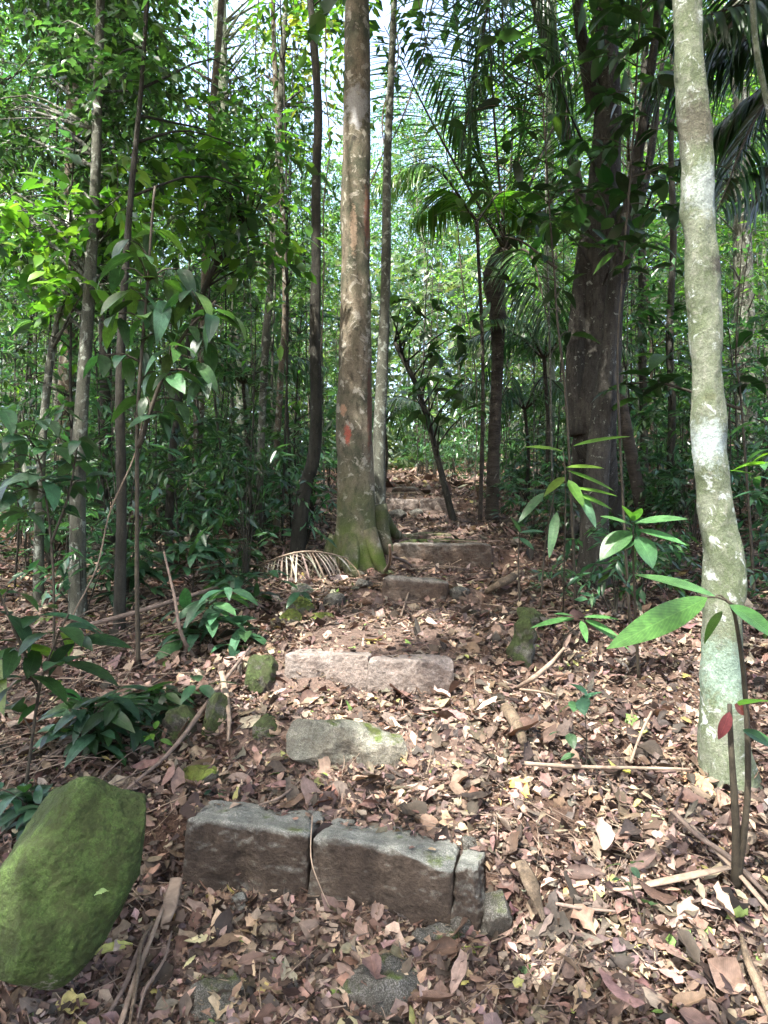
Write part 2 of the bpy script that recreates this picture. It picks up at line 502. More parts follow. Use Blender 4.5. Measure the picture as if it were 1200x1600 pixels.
# ---------------------------------------------------------------- the ground and the path
m, nt, N, Lk = newmat('forest_soil')
co = coords(nt)
a = noise(nt, co, 3, 6, .6); b = noise(nt, co, 30, 6, .7); c_ = noise(nt, co, 160, 4, .7)
col = mixc(nt, ramp(nt, a, [(.35, 0), (.65, 1)]), (.055, .034, .024), (.11, .068, .05))
col = mixc(nt, ramp(nt, b, [(.4, 0), (.75, 1)]), col, (.17, .115, .085))
col = mixc(nt, ramp(nt, c_, [(.35, .7), (.6, 0)]), col, (.03, .02, .015))
finish(nt, col, .92, math_(nt, 'ADD', b, math_(nt, 'MULTIPLY', c_, .4)), .9, .03, .15)
M_soil = m
m, nt, N, Lk = newmat('trodden_soil')
co = coords(nt)
a = noise(nt, co, 4, 6, .6); b = noise(nt, co, 45, 6, .7); c_ = noise(nt, co, 220, 4, .7)
col = mixc(nt, ramp(nt, a, [(.35, 0), (.65, 1)]), (.10, .068, .052), (.155, .11, .088))
col = mixc(nt, ramp(nt, b, [(.45, 0), (.75, 1)]), col, (.24, .175, .145))
col = mixc(nt, ramp(nt, c_, [(.35, .6), (.6, 0)]), col, (.04, .03, .024))
finish(nt, col, .92, math_(nt, 'ADD', b, math_(nt, 'MULTIPLY', c_, .4)), .9, .02, .15)
M_path = m

def grid_mesh(name, X, Y, Z, mat, kind='structure'):
    ny, nx = X.shape
    mb = MB()
    i = np.arange(ny - 1)[:, None] * nx; j = np.arange(nx - 1)[None]
    f = np.stack([i + j, i + j + 1, i + nx + j + 1, i + nx + j], -1).reshape(-1, 4)
    mb.add(np.stack([X, Y, Z], -1), f)
    o = mb.obj(name, mat)
    return tag(o, kind=kind)

def soil_bumps(X, Y):
    p = np.stack([X, Y, 0 * X], -1)
    near = sstep(14, 5, Y)
    return .016 * fbm(p * 9, 3, 3) * near + .012 * fbm(p * 3, 3, 4)

uy = np.concatenate([np.linspace(-25, .8, 30), np.arange(.82, 4.5, .014), np.arange(4.5, 12, .035), np.geomspace(12, 90, 120)])
ux = np.linspace(-1, 1, 380); ux = np.sign(ux) * (np.abs(ux) * 3.2 + 72 * np.abs(ux) ** 4)
X, Y = np.meshgrid(ux, uy)
Z = H(X, Y) + soil_bumps(X, Y)
ground = grid_mesh('ground', X, Y, Z, M_soil)

uy = np.arange(.9, 13, .022)
us = np.linspace(-1, 1, 70)
S_, Y = np.meshgrid(us, uy)
edge = .62 + .10 * fbm(np.stack([Y * 1.3, np.sign(S_) * 4, 0 * Y], -1), 3, 21)
edge = edge * np.interp(Y, [1, 3, 5, 9, 13], [1.1, .85, .8, .8, .6])
X = XC(Y) + S_ * edge
Z = H(X, Y) + soil_bumps(X, Y) + .007 - .02 * sstep(.9, 1.0, np.abs(S_))
path = grid_mesh('path', X, Y, Z, M_path)

# ---------------------------------------------------------------- stones
def stone(name, label, cat, center, half, rot=(0, 0, 0), seed=0, mat=None, rnd=.5, amp=.03, res=40, freq=5, group=None, chip=0, warp=0, micro=0, cuts=0, cutd=.8):
    """a box-like (rnd small) or egg-like (rnd near 1) stone"""
    u = np.linspace(-1, 1, res)
    a, b = np.meshgrid(u, u)
    o1 = np.ones_like(a)
    faces = [np.stack(s, -1) for s in ((a, b, o1), (b, a, -o1), (o1, a, b), (-o1, b, a), (b, o1, a), (a, -o1, b))]
    half = np.asarray(half, float)
    mb = MB(); V = []
    r = rnd
    for p in faces:
        q = np.clip(p, -(1 - r), 1 - r)
        d = p - q
        # spherify the corners
        d = d / r
        x, y, z = d[..., 0], d[..., 1], d[..., 2]
        d = np.stack([x * np.sqrt(np.clip(1 - y * y / 2 - z * z / 2 + y * y * z * z / 3, 0, 1)), y * np.sqrt(np.clip(1 - z * z / 2 - x * x / 2 + z * z * x * x / 3, 0, 1)),
                      z * np.sqrt(np.clip(1 - x * x / 2 - y * y / 2 + x * x * y * y / 3, 0, 1))], -1)
        V.append((q + d * r) * half)
    v = np.concatenate([p.reshape(-1, 3) for p in V])
    nrm = unit(v / half ** 2)
    f1 = freq
    v = v + nrm * (amp * fbm(v * f1 + seed * 3.1, 5, seed))[:, None]
    if cuts:
        cr = np.random.default_rng(seed + 7)
        for _ in range(cuts):
            nn = unit(cr.normal(size=3) * half.mean() / half)
            pr = v @ nn; dd = pr.max() * cr.uniform(cutd, cutd + .14)
            v = v - nn * (np.maximum(0, pr - dd) * .88)[:, None]
    if micro:
        v = v + nrm * (micro * fbm(v * 70, 3, seed + 9))[:, None]
    if chip:
        v = v - nrm * (chip * np.clip(fbm(v * f1 * .6 + seed * 9.1, 3, seed + 50) - .25, 0, 1))[:, None]
    if warp:
        v[:, 2] += warp * vnoise(np.stack([v[:, 0] * 4, np.full(len(v), seed * 1.0), np.zeros(len(v))], -1), seed)
        v[:, 1] += warp * vnoise(np.stack([v[:, 0] * 5, np.full(len(v), seed * 2.0), np.ones(len(v))], -1), seed)
    fs = []
    for k in range(6):
        i = np.arange(res - 1)[:, None] * res; j = np.arange(res - 1)[None]
        g = np.stack([i + j, i + j + 1, i + res + j + 1, i + res + j], -1).reshape(-1, 4) + k * res * res
        fs.append(g)
    # weld the six sheets
    key = np.round(v, 5)
    uq, inv = np.unique(key, axis=0, return_inverse=True)
    inv = inv.ravel()
    f = inv[np.concatenate(fs)]
    ok = (f[:, 0] != f[:, 1]) & (f[:, 1] != f[:, 2]) & (f[:, 2] != f[:, 3]) & (f[:, 3] != f[:, 0])
    mb.add(uq, f[ok])
    o = mb.obj(name, mat)
    o.location = center; o.rotation_euler = rot
    return tag(o, label, cat, group)

MOSS = (.06, .085, .018)
M_block1 = stone_mat('step_granite_near', (.13, .14, .12), (.065, .048, .034), MOSS, .07, .95)
M_block2 = stone_mat('step_granite_pink', (.20, .165, .14), (.11, .075, .055), MOSS, .02, .5)
M_block3 = stone_mat('step_granite_brown', (.11, .10, .08), (.085, .058, .040), MOSS, .05, .8)
M_rock = stone_mat('grey_rock', (.125, .13, .095), (.13, .10, .07), MOSS, .16, .45)
M_boulder = stone_mat('mossy_boulder', (.17, .16, .13), (.10, .09, .06), (.038, .064, .013), .53, .4, -.5)
M_mossrock = stone_mat('mossy_rock', (.09, .09, .065), (.10, .085, .05), (.085, .115, .018), .40, .45)
M_mossdark = stone_mat('mossy_dark_rock', (.055, .058, .04), (.06, .045, .03), (.035, .052, .014), .34, .5, .0)
M_darkrock = stone_mat('dark_rock', (.055, .055, .042), (.05, .04, .028), MOSS, .13, .6)

# first step: three blocks, seen slanting
def block(px0, px1, Y0, Y1, ztop, h, depth, label, mat, seed, rnd=.17, amp=.026, gap=.0015, tilt=0, group=None):
    x0 = (px0 - 600) / F * Y0; x1 = (px1 - 600) / F * Y1
    L = math.hypot(x1 - x0, Y1 - Y0)
    ang = math.atan2(Y1 - Y0, x1 - x0)
    cx, cy = (x0 + x1) / 2 - math.sin(ang) * depth / 2, (Y0 + Y1) / 2 + math.cos(ang) * depth / 2
    return stone('stone_block', label, 'stone block', (cx, cy, ztop - h / 2), (L / 2 - gap, depth / 2, h / 2), (R(-4), tilt, ang), seed, mat, rnd, amp, 70, 7, group, chip=.05, cuts=7, cutd=.86, micro=.003)

block(281, 479, 2.60, 2.50, .412, .30, .22, 'left grey granite block of the nearest step, its end facing the mossy boulder', M_block1, 3, tilt=R(2.2))
block(480, 704, 2.49, 2.34, .396, .32, .22, 'middle granite block of the nearest step, a thin rootlet hanging over its left end', M_block1, 7, tilt=R(1.6))
block(704, 750, 2.35, 2.32, .372, .28, .18, 'small squarish green-topped block closing the nearest step at its right end', M_block1, 12, .25)
stone('step_rock', 'irregular wavy grey rock laid as a step between the two lowest block steps', 'rock', (-.125, 3.13, .50), (.27, .10, .105), (R(-12), R(9), R(-3)), 31, M_rock, .6, .045, 70, 6, chip=.09, warp=.04, cuts=7, cutd=.75)
block(444, 574, 3.72, 3.66, .785, .27, .20, 'left pinkish granite block of the second step, squarer and a little taller', M_block2, 41)
block(575, 709, 3.66, 3.64, .765, .26, .20, 'right pinkish granite block of the second step, with the slightly sagging top edge', M_block2, 47)
stone('step_rock', 'low wedge-shaped grey rock set as a small step below the big earthy step block', 'rock', (.215, 5.08, .94), (.22, .12, .11), (R(-5), R(4), R(-6)), 53, M_block3, .35, .02, 44, 7, chip=.03)
block(611, 769, 6.16, 6.08, 1.235, .36, .24, 'wide earth-stained block beside the roots of the big mottled tree', M_block3, 61, .16, .02)
block(604, 655, 9.0, 9.0, 1.655, .30, .25, 'left pale sunlit block of the farther step beyond the tree roots', M_block2, 67)
block(656, 706, 9.0, 8.98, 1.66, .30, .25, 'right pale sunlit block of the farther step beyond the tree roots', M_block2, 71)
block(612, 655, 11.0, 11.0, 1.87, .26, .25, 'small dim grey block, the farthest step up the path', M_block3, 73)
for k, (px, py, hw, hh, lb) in enumerate([(622, 803, 14, 8, 'small dark rounded stone at the foot of the sunlit farther step, nearest the tree'),
                                          (650, 801, 12, 7, 'small dark stone at the foot of the sunlit farther step, under its middle joint'),
                                          (720, 928, 14, 11, 'small grey stone at the right end of the wedge-shaped step rock')]):
    g = G(px, py + hh)
    s = g[1] / F
    stone('stone', lb, 'stone', (g[0], g[1] + .05, g[2] + hh * s * .7), (hw * s, .08, hh * s * 1.3), (0, 0, k), 80 + k, M_darkrock, .8, .02, 24, cuts=6, cutd=.7)

# the big boulder
stone('mossy_boulder', 'big moss-covered boulder, rounded and slanting, left of the nearest step', 'boulder', (-.915, 2.17, .445), (.182, .18, .265), (R(-22), R(29), R(10)), 101, M_boulder, .6, .06, 170, 3.0, chip=.10, micro=.004, cuts=9, cutd=.74)

rocks = [  # px, py centre, half w, half h, roll, mat, roundness, label
    (500, 0, 0, 0, 0, 0, 0, 0),
    (312, 1216, 27, 16, 5, M_mossrock, .8, 'small bright mossy stone just above the left end of the nearest step'),
    (282, 1132, 24, 30, -15, M_mossdark, .7, 'upright dark mossy stone on the bank beside the bent twig, left of the path'),
    (334, 1115, 17, 32, 20, M_mossdark, .7, 'narrow upright green-grey stone beside the pale forked branch'),
    (410, 1048, 24, 28, 25, M_mossdark, .7, 'dark rounded mossy stone leaning on the left end of the second step'),
    (412, 1136, 22, 16, 0, M_mossdark, .7, 'half-buried grey-green stone at the left of the wavy step rock'),
    (466, 948, 24, 13, -12, M_mossrock, .8, 'yellow-mossed flat stone, upper one of the mossy pair left of the path'),
    (452, 968, 22, 11, 0, M_mossrock, .8, 'olive mossy stone, lowest of the stones left of the path above the second step'),
    (502, 964, 20, 9, 5, M_mossrock, .8, 'flat yellow-green mossy stone nearest the path edge above the second step'),
    (521, 938, 17, 12, 0, M_darkrock, .7, 'dark grey stone below the fallen palm frond tip'),
    (470, 924, 15, 13, 10, M_rock, .7, 'grey stone just under the middle of the fallen palm frond'),
    (570, 913, 13, 9, 0, M_darkrock, .7, 'small dark stone between the fallen frond tip and the wedge-shaped step rock'),
    (818, 1000, 22, 48, -12, M_mossdark, .75, 'tall upright green-stained rock on the right verge of the path'),
    (832, 966, 26, 14, 12, M_mossdark, .7, 'mossy rock behind the top of the tall upright rock'),
    (775, 1432, 28, 34, 15, M_darkrock, .75, 'dark earthy rock wedged under the right end of the nearest step'),
    (722, 1448, 22, 16, 0, M_darkrock, .7, 'dark muddy stone directly below the small end block of the nearest step'),
    (372, 1414, 15, 17, 0, M_block1, .8, 'fist-sized blue-grey stone at the foot of the nearest step'),
    (733, 1322, 13, 11, 0, M_darkrock, .7, 'small dark stone tucked behind the end block of the nearest step'),
    (690, 1470, 40, 12, 0, M_darkrock, .7, 'flat dark stone sunk in the mud under the nearest step'),
    (610, 1530, 95, 34, 4, M_darkrock, .6, 'flat dark muddy rock sunk in the ground at the bottom centre'),
    (345, 1560, 60, 30, -6, M_darkrock, .6, 'flat dark rock poking through the leaves at the bottom edge, right of the palm fibre'),
    (150, 842, 46, 22, 0, M_darkrock, .7, 'dark low boulder in the shade behind the thin stems on the left bank'),
    (80, 835, 26, 20, 0, M_darkrock, .7, 'dark boulder beside the far trunk bases on the left bank'),
]
for k, (px, py, hw, hh, roll, mat, rn, lb) in enumerate(rocks[1:]):
    g = G(px, py + hh * .8)
    s = g[1] / F
    stone('mossy_rock' if mat is M_mossrock else 'rock', lb, 'rock', (g[0], g[1] + hw * s * .5, g[2] + hh * s * (.38 if py < 1500 else -.5)), (hw * s * 1.05, hw * s * .9, hh * s * 1.2), (R(-10), R(roll), .4 * k), 120 + k, mat, rn * .95, hw * s * .42, 34, 3 / (hw * s) * .35, chip=hw * s * .5, cuts=8, cutd=.7)

# ---------------------------------------------------------------- trees, saplings, plants
def to3(path, Y):
    out = []
    for p in path:
        y = p[2] if len(p) > 2 else Y
        out.append(W(p[0], p[1], y))
    return out

def scr(v):
    return 600 + v[:, 0] / v[:, 1] * F, 800 - (v[:, 2] - EYE) / v[:, 1] * F

def region(rg, box, n, shape='box'):
    """random points: box = (px0, px1, py0, py1, Y0, Y1)"""
    x = rg.uniform(box[0], box[1], n); y = rg.uniform(box[2], box[3], n); Y = rg.uniform(box[4], box[5], n)
    keep = fbm(np.stack([x / 90, y / 90, Y / 2], -1), 2, int(rg.integers(1e6))) > -.12
    x, y, Y = x[keep], y[keep], Y[keep]
    return np.stack([(x - 600) / F * Y, Y, EYE - (y - 800) / F * Y], -1)

def limbs(mb, stem, targets, rg, r0=.02, rt=.004, every=1, seg=5, zspan=(.3, .95)):
    """branches from the stem curve to the given points"""
    for t in targets[::every]:
        zz = stem[:, 2]
        k = np.argmin(np.abs(zz - (t[2] - .6 * np.linalg.norm(t[:2] - stem[:, :2].mean(0)) * .6)))
        k = int(np.clip(k, zspan[0] * len(stem), zspan[1] * len(stem) - 1))
        s = stem[k]
        d = np.linalg.norm(t - s)
        mid = (s + t) / 2 + np.array([0, 0, .12 * d]) + rg.normal(0, .06 * d, 3)
        tube(mb, [s, mid, t], [min(r0, .012 * d + .004), rt * 1.4, rt], n=7, seg=seg)

def tree(name, label, cat, path, Y, wpx, bark, crown=None, amp=.006, seg=16, ext=0, seed=0, wob=.0, cols=GREENS, ll=.12, lw=.05, k=10, tw=.5, extra=None, flare=1.0, group=None, cm=None, rows=1, freq=8, nring=None, lbr=1, keep=None, rl=.03):
    """a tree whose trunk follows a line in the photo at the distance Y; crown = [(box, count)] of leafy twigs"""
    rg = np.random.default_rng(seed + 500)
    pts = to3(path, Y)
    pts[0][2] = min(pts[0][2], float(H(pts[0][0], pts[0][1])) - .05)
    w = [q / F * (p[2] if len(p) > 2 else Y) / 2 for q, p in zip(wpx, path)]
    if ext:
        d = unit(pts[-1] - pts[-2])
        d = unit(d * .5 + np.array([0, 0, .6]))
        pts += [pts[-1] + d * ext * .5, pts[-1] + d * ext + np.array([rg.normal(0, .3), rg.normal(0, .3), 0])]
        w += [w[-1] * .8, w[-1] * .35]
    pts = np.array(pts)
    base = pts[0].copy(); base[2] = float(H(base[0], base[1]))
    root = empty(name, label, cat, tuple(base), group)
    mb = MB()
    Ls = np.linalg.norm(np.diff(pts, axis=0), axis=1)
    n = nring or int(np.clip(Ls.sum() / .08, 14, 150))
    cum = np.concatenate([[0], np.cumsum(Ls)]) / Ls.sum()
    rad = np.interp(np.linspace(0, 1, n), cum, w)
    rad = rad * (1 + (flare - 1) * np.exp(-np.linspace(0, 1, n) * Ls.sum() / .18))
    stem = tube(mb, spline(pts, n), rad, n=n, seg=seg, amp=amp, freq=freq, seed=seed, wob=wob)
    lv = MB()
    if crown:
        for box, cnt in crown:
            b = region(rg, box, cnt)
            if len(b) == 0: continue
            limbs(mb, stem, b[rg.permutation(len(b))[:max(4, int(len(b) * .3 * lbr))]], rg, rl, zspan=(.15, .98))
            sprays(lv, b, rg, tw, k, ll, lw, cols, rows=rows, keep=keep)
    if extra: extra(mb, lv, stem, rg)
    mb.obj('trunk', bark, root, loc=base)
    if lv.n: lv.obj('crown', cm or M_leaf, root, loc=base)
    return root

# --- sun patches: canopy leaves are thinned where the photo shows sun on the ground
def sunmask(P):
    """True = keep the leaf (it shades ground that lies in shade)"""
    t = (P[:, 2] - 1.0) / SUN[2]
    g = P - SUN * t[:, None]
    for _ in range(3):
        t = (P[:, 2] - H(g[:, 0], g[:, 1])) / SUN[2]
        g = P - SUN * t[:, None]
    x, y = g[:, 0], g[:, 1]
    nz = fbm(np.stack([x * 1.1, y * 1.1, 0 * x], -1), 3, 77)
    op = -.35 + .33 * sstep(7, 10.5, y) + .12 * sstep(-2.5, -5, x)
    def spot(cx, cy, rx, ry, s):
        return s * np.exp(-((x - cx) / rx) ** 2 - ((y - cy) / ry) ** 2)
    op = op + spot(1.0, 3.0, .75, .75, .75) + spot(.35, 2.9, .5, .5, .35) + spot(-.1, 3.5, .7, .55, .6) + spot(-.2, 4.4, .7, .5, .6) + spot(.55, 9.0, .7, .5, 1.3) \
        + spot(2.2, 4.6, .8, .7, .5) + spot(-4.2, 8.2, 1.2, 1.0, .9) + spot(1.9, 9.5, .8, .8, .6) + spot(1.25, 2.1, .5, .45, .6) + spot(-.35, 5.4, .35, .3, .8) \
        + spot(-2.4, 3.6, .6, .5, .3) + spot(-1.5, 6.5, .5, .4, .45) + spot(4.5, 9.5, 2, 1.5, .6) + spot(-6, 12, 2, 2, .5) + spot(-.9, 2.3, .35, .35, .45) + spot(.5, 7.2, .4, .8, .7) + spot(1.5, 9.2, .7, .6, .9) + spot(1.8, 3.8, .5, .9, .6) + spot(-3.2, 6.5, .8, .8, .4) + spot(-1.1, 6.8, 1.0, .9, .75) + spot(-2.6, 6.0, .8, .7, .5)
    return op + nz * .55 < 0

# --- the big mottled tree
BT = W(557, 858, 6.05)
def red_scars(nt, c, co):
    for (px, py, rx, rz, colr, jag) in ((543, 678, .028, .085, (.30, .075, .05), 22), (557, 158, .10, .17, (.25, .25, .245), 9), (536, 640, .03, .05, (.33, .2, .13), 20), (552, 360, .03, .2, (.36, .27, .19), 14), (574, 330, .03, .25, (.17, .08, .05), 14), (577, 640, .02, .4, (.09, .045, .03), 14)):
        p = W(px, py, 5.9) - BT0
        mp = nt.nodes.new('ShaderNodeMapping'); mp.inputs['Location'].default_value = (-p[0] / rx, -0.0, -p[2] / rz); mp.inputs['Scale'].default_value = (1 / rx, .001, 1 / rz)
        nt.links.new(co, mp.inputs[0])
        ln = nt.nodes.new('ShaderNodeVectorMath'); ln.operation = 'LENGTH'; nt.links.new(mp.outputs[0], ln.inputs[0])
        d = math_(nt, 'ADD', ln.outputs['Value'], math_(nt, 'MULTIPLY', noise(nt, co, jag * 1.6, 6, .75), 3.0))
        c = mixc(nt, ramp(nt, math_(nt, 'MULTIPLY', d, .3), [(.64, .9), (.78, 0)]), c, colr)
    return c
BT0 = BT.copy(); BT0[2] = float(H(BT[0], BT[1]))
M_big = bark_mat('mottled_bark', (.062, .066, .042), (.165, .138, .098), (.028, .025, .018), (.28, .26, .21), .56, scale=1.0, stretch=.6, bstr=.5, moss=(.1, .9, (.06, .085, .018)), extra=red_scars)
def big_extra(mb, lv, stem, rg):
    # plate edges of the bark and buttress roots that run out over the ground
    for pts, r in (
        ([(588, 790, 6.15), (606, 815, 6.2), (640, 828, 6.4), (690, 834, 6.55), (745, 838, 6.6)], [.09, .06, .04, .03, .015]),
        ([(590, 800, 6.3), (625, 806, 6.8), (665, 812, 7.0), (705, 822, 7.0)], [.08, .05, .035, .015]),
        ([(575, 830, 5.95), (598, 850, 5.85), (610, 872, 5.7)], [.075, .055, .03]),
        ([(550, 840, 5.95), (548, 862, 5.75), (565, 880, 5.6)], [.085, .07, .035]),
        ([(528, 840, 6.1), (505, 852, 6.1), (470, 862, 6.2)], [.08, .045, .02]),
    ):
        P = []
        for i, p in enumerate(pts):
            q = W(*p)
            if i: q[2] = float(H(q[0], q[1])) + r[min(i, len(r) - 1)] * .35
            P.append(q)
        tube(mb, P, r, n=24, seg=12, amp=.006, freq=9, seed=9)
    b = rg.uniform([-4.5, 2.5, 8.5], [4, 10, 13.5], (1500, 3))
    limbs(mb, stem, b[:60], rg, .07, .02, zspan=(.7, .98))
    sprays(lv, b, rg, .8, 12, .26, .125, GREENS, keep=sunmask)
tree('mottled_tree', 'tall thick tree with mottled tan and olive bark and a red scrape, beside the path', 'tree',
     [(557, 862, 6.05), (556, 820), (556, 760), (554, 650), (555, 500), (556, 330), (558, 150), (558, 0), (560, -200)], 6.05, [74, 63, 58, 54, 50, 46, 41, 37, 33], M_big, ext=6.5, seed=1,
     amp=.02, freq=5, seg=64, nring=240, extra=big_extra, flare=1.22, rl=.1)
tree('slender_tree', 'slender smooth grey tree pressed close behind the right side of the mottled trunk', 'tree',
     [(592, 800), (592, 700), (598, 560), (603, 420), (605, 250), (612, 100), (618, -60)], 6.9, [24, 20, 18, 15, 13, 11, 9], M_grey, crown=[((580, 700, -180, 60, 6.5, 8), 40)], ext=2, seed=2, amp=.006, cols=GREENS)
tree('leaning_dark_tree', 'dark thin tree curving up from the left of the mottled trunk', 'tree',
     [(463, 832), (474, 775), (490, 715), (494, 640), (492, 520), (494, 400), (494, 280), (497, 180), (490, 60), (478, -80)], 6.4, [26, 22, 20, 19, 17, 15, 14, 13, 12, 10], M_dark,
     crown=[((400, 600, -250, 40, 6, 7.5), 60)], ext=1.5, seed=3, amp=.006, cols=BRIGHT)

# --- pale lichen tree at the right
PT = W(1132, 1215, 3.05); 
def knots(mb, lv, stem, rg):
    b = rg.uniform([-2.2, .2, 5.0], [3.6, 5.5, 8.5], (700, 3))
    limbs(mb, stem, b[:36], rg, .05, .012, zspan=(.75, .98))
    sprays(lv, b, rg, .6, 11, .2, .09, GREENS, keep=sunmask)
def pale_rough(nt, c, co):
    for (px, py, rx, rz, colr) in ((1085, 195, .12, .10, (.06, .055, .04)), (1120, 415, .05, .04, (.04, .035, .03)), (1100, 620, .03, .018, (.08, .09, .05)), (1102, 690, .07, .10, (.26, .31, .30)), (1098, 300, .08, .10, (.26, .30, .28)), (1125, 1040, .10, .13, (.17, .24, .19))):
        p = W(px, py, 3.0) - np.array([PT[0], PT[1], float(H(PT[0], PT[1]))])
        mp = nt.nodes.new('ShaderNodeMapping'); mp.inputs['Location'].default_value = (-p[0] / rx, 0, -p[2] / rz); mp.inputs['Scale'].default_value = (1 / rx, .001, 1 / rz)
        nt.links.new(co, mp.inputs[0])
        ln = nt.nodes.new('ShaderNodeVectorMath'); ln.operation = 'LENGTH'; nt.links.new(mp.outputs[0], ln.inputs[0])
        d = math_(nt, 'ADD', ln.outputs['Value'], math_(nt, 'MULTIPLY', noise(nt, co, 40, 6, .75), 3.0))
        c = mixc(nt, ramp(nt, math_(nt, 'MULTIPLY', d, .3), [(.60, .85), (.82, 0)]), c, colr)
    return c
M_pale = bark_mat('pale_lichen_bark', (.125, .14, .10), (.08, .10, .055), (.165, .17, .135), (.27, .30, .27), .58, scale=1.6, stretch=.8, bstr=.45, extra=pale_rough)
tree('pale_tree', 'pale lichen-covered tree with a bulge low on its trunk, right of the path', 'tree',
     [(1140, 1235), (1130, 1120), (1128, 980), (1130, 880), (1118, 790), (1107, 660), (1102, 520), (1092, 330), (1081, 150), (1074, 0), (1062, -220)], 3.0, [74, 63, 60, 62, 54, 48, 47, 48, 46, 41, 36], M_pale, ext=3.2, seed=4,
     amp=.02, freq=13, seg=64, nring=420, flare=1.3, extra=knots)
# --- the big dark fluted tree
def fork(mb, lv, stem, rg):
    for pts, r in (([(930, 170, 6.0), (915, 90, 5.9), (904, 20, 5.8), (895, -120, 5.8)], [.07, .045, .04, .03]),
                   ([(955, 600, 5.95), (966, 470, 6.0), (990, 360, 6.1), (1015, 250, 6.3), (1035, 100, 6.5)], [.07, .045, .035, .03, .02]),
                   ([(908, 760, 6.8), (900, 810, 6.8), (890, 840, 6.7)], [.10, .07, .04]),
                   ([(955, 760, 6.8), (962, 810, 6.8), (985, 835, 6.8)], [.12, .08, .04]),
                   ([(905, 680, 5.92), (900, 560, 5.94), (912, 400, 5.97), (925, 280, 6.0)], [.09, .08, .06, .03])):
        tube(mb, [W(*p) for p in pts], r, n=36, seg=14, amp=.01, freq=7, seed=5)
    b = rg.uniform([-1, 4, 7], [5.5, 9, 11.5], (700, 3))
    limbs(mb, stem, b[:30], rg, .05, .015, zspan=(.7, .98))
    sprays(lv, b, rg, .7, 11, .18, .08, DARKG, keep=sunmask)
M_bigdark = bark_mat('fluted_dark_bark', (.028, .026, .021), (.068, .062, .050), (.016, .014, .011), (.22, .23, .19), .61, scale=2.2, stretch=.3, bstr=1.0)
tree('fluted_tree', 'massive dark brown fluted tree behind the leafy seedlings on the right', 'tree',
     [(930, 845, 7.0), (930, 780, 6.9), (929, 680), (932, 560), (936, 430), (945, 280), (950, 150), (945, 0), (940, -200)], 6.0, [70, 68, 66, 66, 60, 50, 40, 34, 28], M_bigdark, ext=4.5, seed=5, amp=.02, freq=5, seg=48, nring=200, extra=fork,
     crown=[((860, 1010, 20, 380, 5.0, 5.8), 42)], cols=DARKG, ll=.20, lw=.085, k=5, tw=.3, rows=4, lbr=.8)

# --- left trees
tree('grey_tree', 'straight grey tree on the left bank, the thickest stem left of the glossy sapling', 'tree',
     [(122, 975), (121, 860), (124, 700), (138, 480), (148, 300), (153, 150), (157, 0), (160, -150)], 4.7, [30, 25, 22, 18, 15, 14, 14, 12], M_grey, ext=3, seed=6, amp=.006,
     crown=[((-60, 240, -160, 250, 4.8, 7.5), 800), ((-60, 200, 200, 480, 5.0, 7.5), 420)], cols=DARKG + DARKG + GREENS, ll=.08, lw=.034, tw=.4, k=14, lbr=.3, rl=.015)
tree('dark_stem_tree', 'dark bare-stemmed tree just left of the glossy-leaved sapling', 'tree',
     [(186, 1012), (188, 900), (190, 760), (187, 620), (192, 480), (205, 300), (222, 120), (232, -60)], 4.4, [19, 17, 15, 14, 12, 9, 7, 6], M_dark, ext=1, seed=7, amp=.004,
     crown=[((140, 245, -100, 160, 4.2, 6), 200), ((230, 430, 180, 330, 5, 7), 120)], cols=GREENS, ll=.08, lw=.04, tw=.35, k=12, lbr=.3, rl=.01)
tree('tan_tree', 'stout brownish tree standing far back on the left bank', 'tree',
     [(92, 850), (100, 700), (108, 520), (112, 350), (115, 150), (118, -50)], 8.6, [34, 28, 26, 24, 22, 18], M_tan, ext=3, seed=8, crown=[((-20, 260, -200, 300, 8, 10), 160)], cols=TEAL, ll=.12)
tree('pale_slim_tree', 'very slim pale-barked tree beside the thin vine in the middle of the left woods', 'tree',
     [(404, 822), (408, 700), (414, 560), (424, 420), (434, 260), (440, 120), (450, -60)], 7.4, [12, 11, 12, 11, 10, 9, 8], M_grey, ext=2, seed=9, crown=[((380, 560, -60, 240, 7, 9), 80)], cols=YELG + BRIGHT, ll=.12)
tree('thin_tree', 'thin brown tree with a pale foot, standing alone before the leaning dark tree', 'tree',
     [(432, 815), (432, 720), (438, 600), (446, 470), (440, 300), (430, 120), (425, -60)], 7.8, [13, 11, 10, 9, 9, 8, 7], M_tan, ext=1.5, seed=10, crown=[((340, 470, 120, 420, 7.5, 9.5), 110)], cols=BRIGHT + GREENS, ll=.12)
tree('twin_tree', 'brown tree behind the drooping leaves of the glossy sapling', 'tree',
     [(306, 800), (310, 680), (318, 520), (322, 380), (330, 200), (345, 20), (350, -80)], 8.8, [18, 16, 14, 12, 11, 10, 9], M_tan, ext=2, seed=11, crown=[((230, 420, 120, 400, 8, 10), 150)], cols=BRIGHT + GREENS, ll=.12)
tree('bright_trunk_tree', 'sunlit whitish trunk against the sky gap, high in the left canopy', 'tree',
     [(382, 800), (378, 600), (365, 420), (352, 260), (346, 110), (342, -40)], 13, [22, 20, 18, 18, 20, 22], M_pale, ext=3, seed=12, crown=[((390, 560, -200, 120, 12, 14), 90)], cols=YELG, ll=.16, lw=.07)
tree('crooked_tree', 'tree with a dark crooked limb showing at the top of the left canopy', 'tree',
     [(160, 840), (165, 600), (160, 400), (158, 260), (163, 150), (180, 60), (198, -60)], 7.2, [20, 18, 16, 15, 14, 13, 12], M_dark, ext=1.5, seed=13, crown=[((60, 250, -150, 150, 6.8, 8.5), 380)], cols=DARKG + TEAL, ll=.09, lw=.04)

